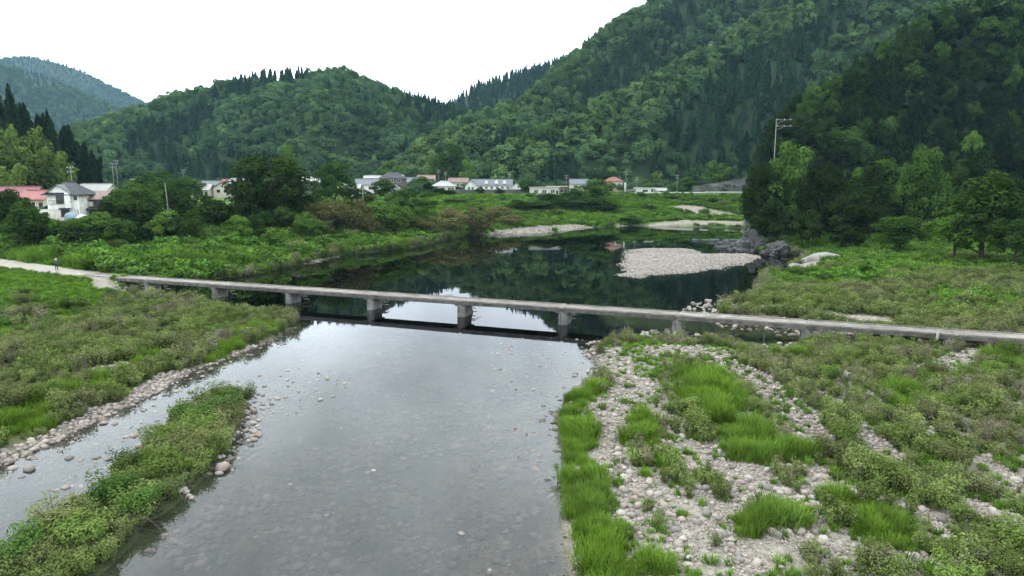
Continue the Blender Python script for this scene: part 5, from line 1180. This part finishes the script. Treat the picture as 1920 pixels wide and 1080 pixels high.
# two storey white house on the left bank
X = atY(136, 400, 148)[0]; hz = gz(X, 148); root = empty('house', (X, 148, hz), 0.06, (0.98, 1.0, 1.1)); tag(root, 'two storey white plaster house with dark hipped roof on the left bank', 'house')
MB().box((0, 0, 2.35), (6.6, 6, 6.3)).build('wall', 'white_wall', root)
MB().box((-.2, -3.06, .9), (6.2, .1, 2.6)).build('lower_cladding', 'pink_wall', root)
ro = roof_mesh('hip', 6.6, 6, 1.9, .8).build('roof', 'dark_roof', root); ro.location = (0, 0, 5.51)
gp = MB().prism([(-2.4, 0), (2.4, 0), (0, 1.35)], -3.5, -.5).build('front_gable', 'white_trim', ro); gp.location = (-.6, 0, -.15)
gr = roof_mesh('gable', 3.4, 4.8, 1.5, .25).build('gable_roof', 'slate_roof', ro); gr.location = (-.6, -1.95, -.12); gr.rotation_euler = (0, 0, math.pi / 2)
MB().box((0, 0, 1.95), (2.0, .3, .25)).build('ridge', 'dark_roof', ro)
MB().box((1.35, -3.4, 3.9), (1.15, .75, 2.9)).build('projecting_bay', 'white_wall', root)
add_window(root, -.6, -3.04, 4.1, 1.5, 1.6, 0, 'dark_wood'); add_window(root, .3, -3.14, 1.4, 1.7, 1.3, 0, 'dark_wood'); add_window(root, 2.6, -3.04, 4.3, .6, .7, 0, 'dark_wood')
bl = MB(); bl.box((0, -.35, 0), (2.9, .06, .06)); bl.box((0, -.35, -.7), (2.9, .06, .06))
for k in range(12): bl.box((-1.4 + k * .255, -.35, -.35), (.03, .03, .7))
o = bl.build('balcony_rail', 'dark_wood', root); o.location = (-1.3, -3.2, 3.85)
o = MB().box((0, 0, 0), (2.2, .9, .12), M=Matrix.Rotation(.3, 3, 'X')).build('window_canopy', 'dark_roof', root); o.location = (.3, -3.4, 2.3)
MB().box((-4.3, .3, .7), (2.2, 5, 3.0)).build('side_wing', 'white_wall', root)
o = MB().box((0, 0, 0), (3.0, 5.8, .14), M=Matrix.Rotation(-.35, 3, 'Y')).build('side_roof', 'slate_roof', root); o.location = (-4.5, .3, 2.6)
add_window(root, -4.3, -2.24, 1.2, 1.2, .8, 0, 'dark_wood')
o = MB().box((0, 0, 0), (.95, .07, 1.95)).build('door', 'dark_wood', root); o.location = (2.5, -3.05, .98)
X2 = atY(190, 400, 152)[0]; root = empty('house', (X2, 152, gz(X2, 152)), 0.1); tag(root, 'dark wooden two storey house with balcony right of the white house', 'house')
MB().box((0, 0, 2), (5.2, 6, 5.4)).build('wall', 'brown_wall', root); ro = roof_mesh('gable', 5.2, 6, 1.5, .6).build('roof', 'brown_roof', root); ro.location = (0, 0, 4.71)
o = MB().box((0, 0, 0), (6.4, 1.8, .14), M=Matrix.Rotation(.25, 3, 'X')).build('porch_roof', 'dark_roof', root); o.location = (0, -3.7, 2.5)
MB().box((-1.3, -3.3, 3.35), (2.6, .1, 1.0)).build('balcony_panel', 'cream_wall', root); add_window(root, 1.2, -3.04, 3.6, 1.6, 1.2, 0, 'dark_wood'); add_window(root, -.6, -3.04, 1.2, 1.6, 1.4, 0, 'dark_wood')
o = MB().box((0, 0, 0), (.95, .07, 1.95)).build('door', 'dark_wood', root); o.location = (1.6, -3.05, .98)
# covered piles by the white house
def lump(name, px, py, Y, d, mat, label, seed):
    X, _, z = atY(px, py, Y); me = stone_mesh(seed, 3, .9, .2, mat, 1.2); o = link(name, me); o.location = (X, Y, gz(X, Y) + d[2] * .3); o.scale = d; tag(o, label, 'tarp')
lump('tarpaulin', 133, 405, 142, (3.0, 2.0, 2.6), 'tarp_blue', 'blue grey tarpaulin covered pile before the white house', 801)
lump('tarpaulin', 155, 400, 141, (3.4, 2.0, 2.2), 'tarp_white', 'white plastic covered pile before the white house', 802)

# ------------------------------------------------------------------ walls, retaining slope, guard rail, poles
def wall_line(name, P, h, th, mat, label, cat='wall', pitch=2.0, course=None):
    root = empty(name, (*P[0], gz(*P[0]))); tag(root, label, cat)
    for a, b_ in zip(P[:-1], P[1:]):
        n = max(1, int(math.dist(a, b_) / pitch)); an = math.atan2(b_[1] - a[1], b_[0] - a[0])
        for i in range(n):
            t = (i + .5) / n; x = a[0] + (b_[0] - a[0]) * t; y = a[1] + (b_[1] - a[1]) * t
            o = MB().box((0, 0, 0), (math.dist(a, b_) / n - .03, th, h + 1)).build('panel', mat, root)
            o.location = (x - P[0][0], y - P[0][1], gz(x, y) - gz(*P[0]) + h / 2 - .5); o.rotation_euler = (0, 0, an)
            MB().box((0, 0, h / 2 + .5 + .06), (math.dist(a, b_) / n - .03, th + .12, .12)).build('coping', 'wall_concrete', o)
    return root
a = at(238, 432, 5.6); b_ = at(322, 430, 5.6); wall_line('retaining_wall', [a[:2], b_[:2]], 1.0, .35, 'wall_concrete', 'low concrete wall above the creeper bank on the left')
wall_line('retaining_wall', [(-26, 286), (-10, 288.5), (8, 290)], 2.2, .5, 'slope_concrete', 'long dark stone wall below the white house')
sx0, sx1 = atY(1300, 360, 318)[0], atY(1440, 360, 318)[0]
root = empty('retaining_slope', (sx0, 318, gz(sx0, 318))); tag(root, 'dark concrete retaining slope with pale edges beside the road', 'wall')
Wd = sx1 - sx0
for k in range(9):
    x0, x1 = Wd * k / 9, Wd * (k + 1) / 9 - .06; h0 = 3.2
    MB().add([(x0, 0, -2), (x1, 0, -2), (x1, 2.0, h0), (x0, 2.0, h0), (x0, 4, -2), (x1, 4, -2), (x1, 4, h0), (x0, 4, h0)], [(0, 1, 2, 3), (5, 4, 7, 6), (3, 2, 6, 7), (0, 3, 7, 4), (1, 5, 6, 2), (0, 4, 5, 1)]) if False else None
    q = MB(); q.add([(x0, 0, -2), (x1, 0, -2), (x1, 2.0, h0), (x0, 2.0, h0), (x0, 4, -2), (x1, 4, -2), (x1, 4, h0), (x0, 4, h0)], [(0, 1, 2, 3), (5, 4, 7, 6), (3, 2, 6, 7), (0, 3, 7, 4), (1, 5, 6, 2), (0, 4, 5, 1)]); q.build('panel', 'slope_concrete', root)
    ha, hb_ = h0 + .15 + max(0, (k - 1.2)) * .62, h0 + .15 + max(0, (k - .2)) * .62
    q = MB(); q.add([(x0, 4.2, h0), (x1, 4.2, h0), (x1, 6.2, hb_), (x0, 6.2, ha), (x0, 9, h0 - 3), (x1, 9, h0 - 3), (x1, 9, hb_), (x0, 9, ha)], [(0, 1, 2, 3), (5, 4, 7, 6), (3, 2, 6, 7), (0, 3, 7, 4), (1, 5, 6, 2), (0, 4, 5, 1)]); q.build('panel', 'slope_concrete', root)
    q = MB(); q.tube([(x0, 6.1, ha + .1), (x1, 6.1, hb_ + .1)], [.16, .16], 4); q.build('coping', 'wall_concrete', root)
q = MB(); q.box((Wd / 2, 3.1, h0 + .09), (Wd, 2.2, .14)); q.build('berm', 'wall_concrete', root)
root = empty('guard_rail', (50, 296.5, 9.3)); tag(root, 'long white guard rail along the far road', 'guard rail')
gp = [(50, 295.8), (60, 299.5), (70, 302.6), (85, 303.6), (110, 304.6), (140, 303.8)]
for a, b_ in zip(gp[:-1], gp[1:]):
    n = max(1, int(math.dist(a, b_) / 4)); an = math.atan2(b_[1] - a[1], b_[0] - a[0])
    o = MB().box((0, 0, 0), (math.dist(a, b_), .08, .42)).build('rail', 'white_trim', root); mx_, my_ = (a[0] + b_[0]) / 2, (a[1] + b_[1]) / 2
    o.location = (mx_ - 50, my_ - 296.5, gz(mx_, my_) - 9.3 + .85); o.rotation_euler = (0, 0, an)
    for i in range(n):
        x, y = a[0] + (b_[0] - a[0]) * i / n, a[1] + (b_[1] - a[1]) * i / n
        o = MB().tube([(0, 0, -.3), (0, 0, .85)], [.07, .07], 6).build('post', 'white_trim', root); o.location = (x - 50, y - 296.4, gz(x, y) - 9.3)
def pole(px, top, Y, label, arms=2, armw=1.6, lean=0.0, side=0, r0=.12, z0=None):
    X, _, zt = atY(px, top, Y); z = gz(X, Y); h = max(zt - z, 4)
    root = empty('utility_pole', (X, Y, z)); root.rotation_euler = (0, lean, 0); tag(root, label, 'pole')
    MB().tube([(0, 0, -.5), (0, 0, h)], [r0, r0 * .65], 8).build('shaft', 'pole', root, True)
    for k in range(arms):
        o = MB().box((side * armw / 2, 0, 0), (armw, .1, .1)).build('cross_arm', 'steel', root); o.location = (0, -.12, h - .35 - k * (1.0 if not side else 1.5))
        for j in range(3):
            i_ = MB().tube([(0, 0, .05), (0, 0, .28)], [.06, .04], 6).build('insulator', 'white_trim', o); i_.location = ((j - 1) * armw * .42 + side * armw / 2, 0, 0)
        if side:
            MB().tube([(0, 0, -.9), (side * armw * .6, 0, -.05)], [.04, .04], 5).build('brace', 'steel', o)
for a in [(132, 312, 165, 'pole rising behind the two storey white house'), (210, 306, 232, 'left one of the twin poles behind the layered tree'), (217, 300, 234, 'right, taller one of the twin poles behind the layered tree'), (248, 335, 225, 'short pole right of the twin poles'),
          (343, 318, 275, 'pole above the hazy row of houses'), (680, 352, 168, 'thin pole among the yellow green bank trees'), (835, 322, 330, 'pole above the grey roofed house'), (822, 318, 335, 'pole left of the one above the grey roofed house'), (955, 322, 320, 'pole behind the right end of the long white house'),
          (1062, 328, 298, 'pole beside the open brown shed'), (1174, 322, 322, 'pole beside the white column'), (1194, 332, 318, 'short pole among the white sheds'), (1270, 328, 312, 'pole by the road left of the retaining slope')]: pole(*a)
pole(313, 342, 139, 'leaning bare pole standing on the left bank', arms=0, lean=-.05)
pole(1456, 222, 172, 'tall transmission pole with two side arms above the right trees', 2, 3.8, 0, 1, .13)
X, _, _ = atY(1172, 360, 312); c_ = MB().tube([(0, 0, -.5), (0, 0, 4.6), (0, 0, 5.0)], [.5, .42, .2], 10).build('column', 'pale_concrete', None, True); c_.location = (X, 312, gz(X, 312)); tag(c_, 'stout white column behind the guard rail', 'column')

# ------------------------------------------------------------------ air
m_, t_ = newmat('air'); v = N(t_, 'ShaderNodeVolumePrincipled'); v.inputs['Density'].default_value = 0.000072; v.inputs['Color'].default_value = (0.42, 0.74, 1.0, 1); v.inputs['Anisotropy'].default_value = 0.0
o_ = N(t_, 'ShaderNodeOutputMaterial'); t_.links.new(v.outputs[0], o_.inputs['Volume']); MATS['air'] = m_
zlo, zhi = float(GH.min()) - 1.0, max(float(GH.max()) + 45, 60)
hz = MB().box((0, 1590, (zlo + zhi) / 2), (6900, 4120, zhi - zlo)).build('haze', 'air'); tag(hz, 'thin bluish summer haze filling the valley', kind='stuff')
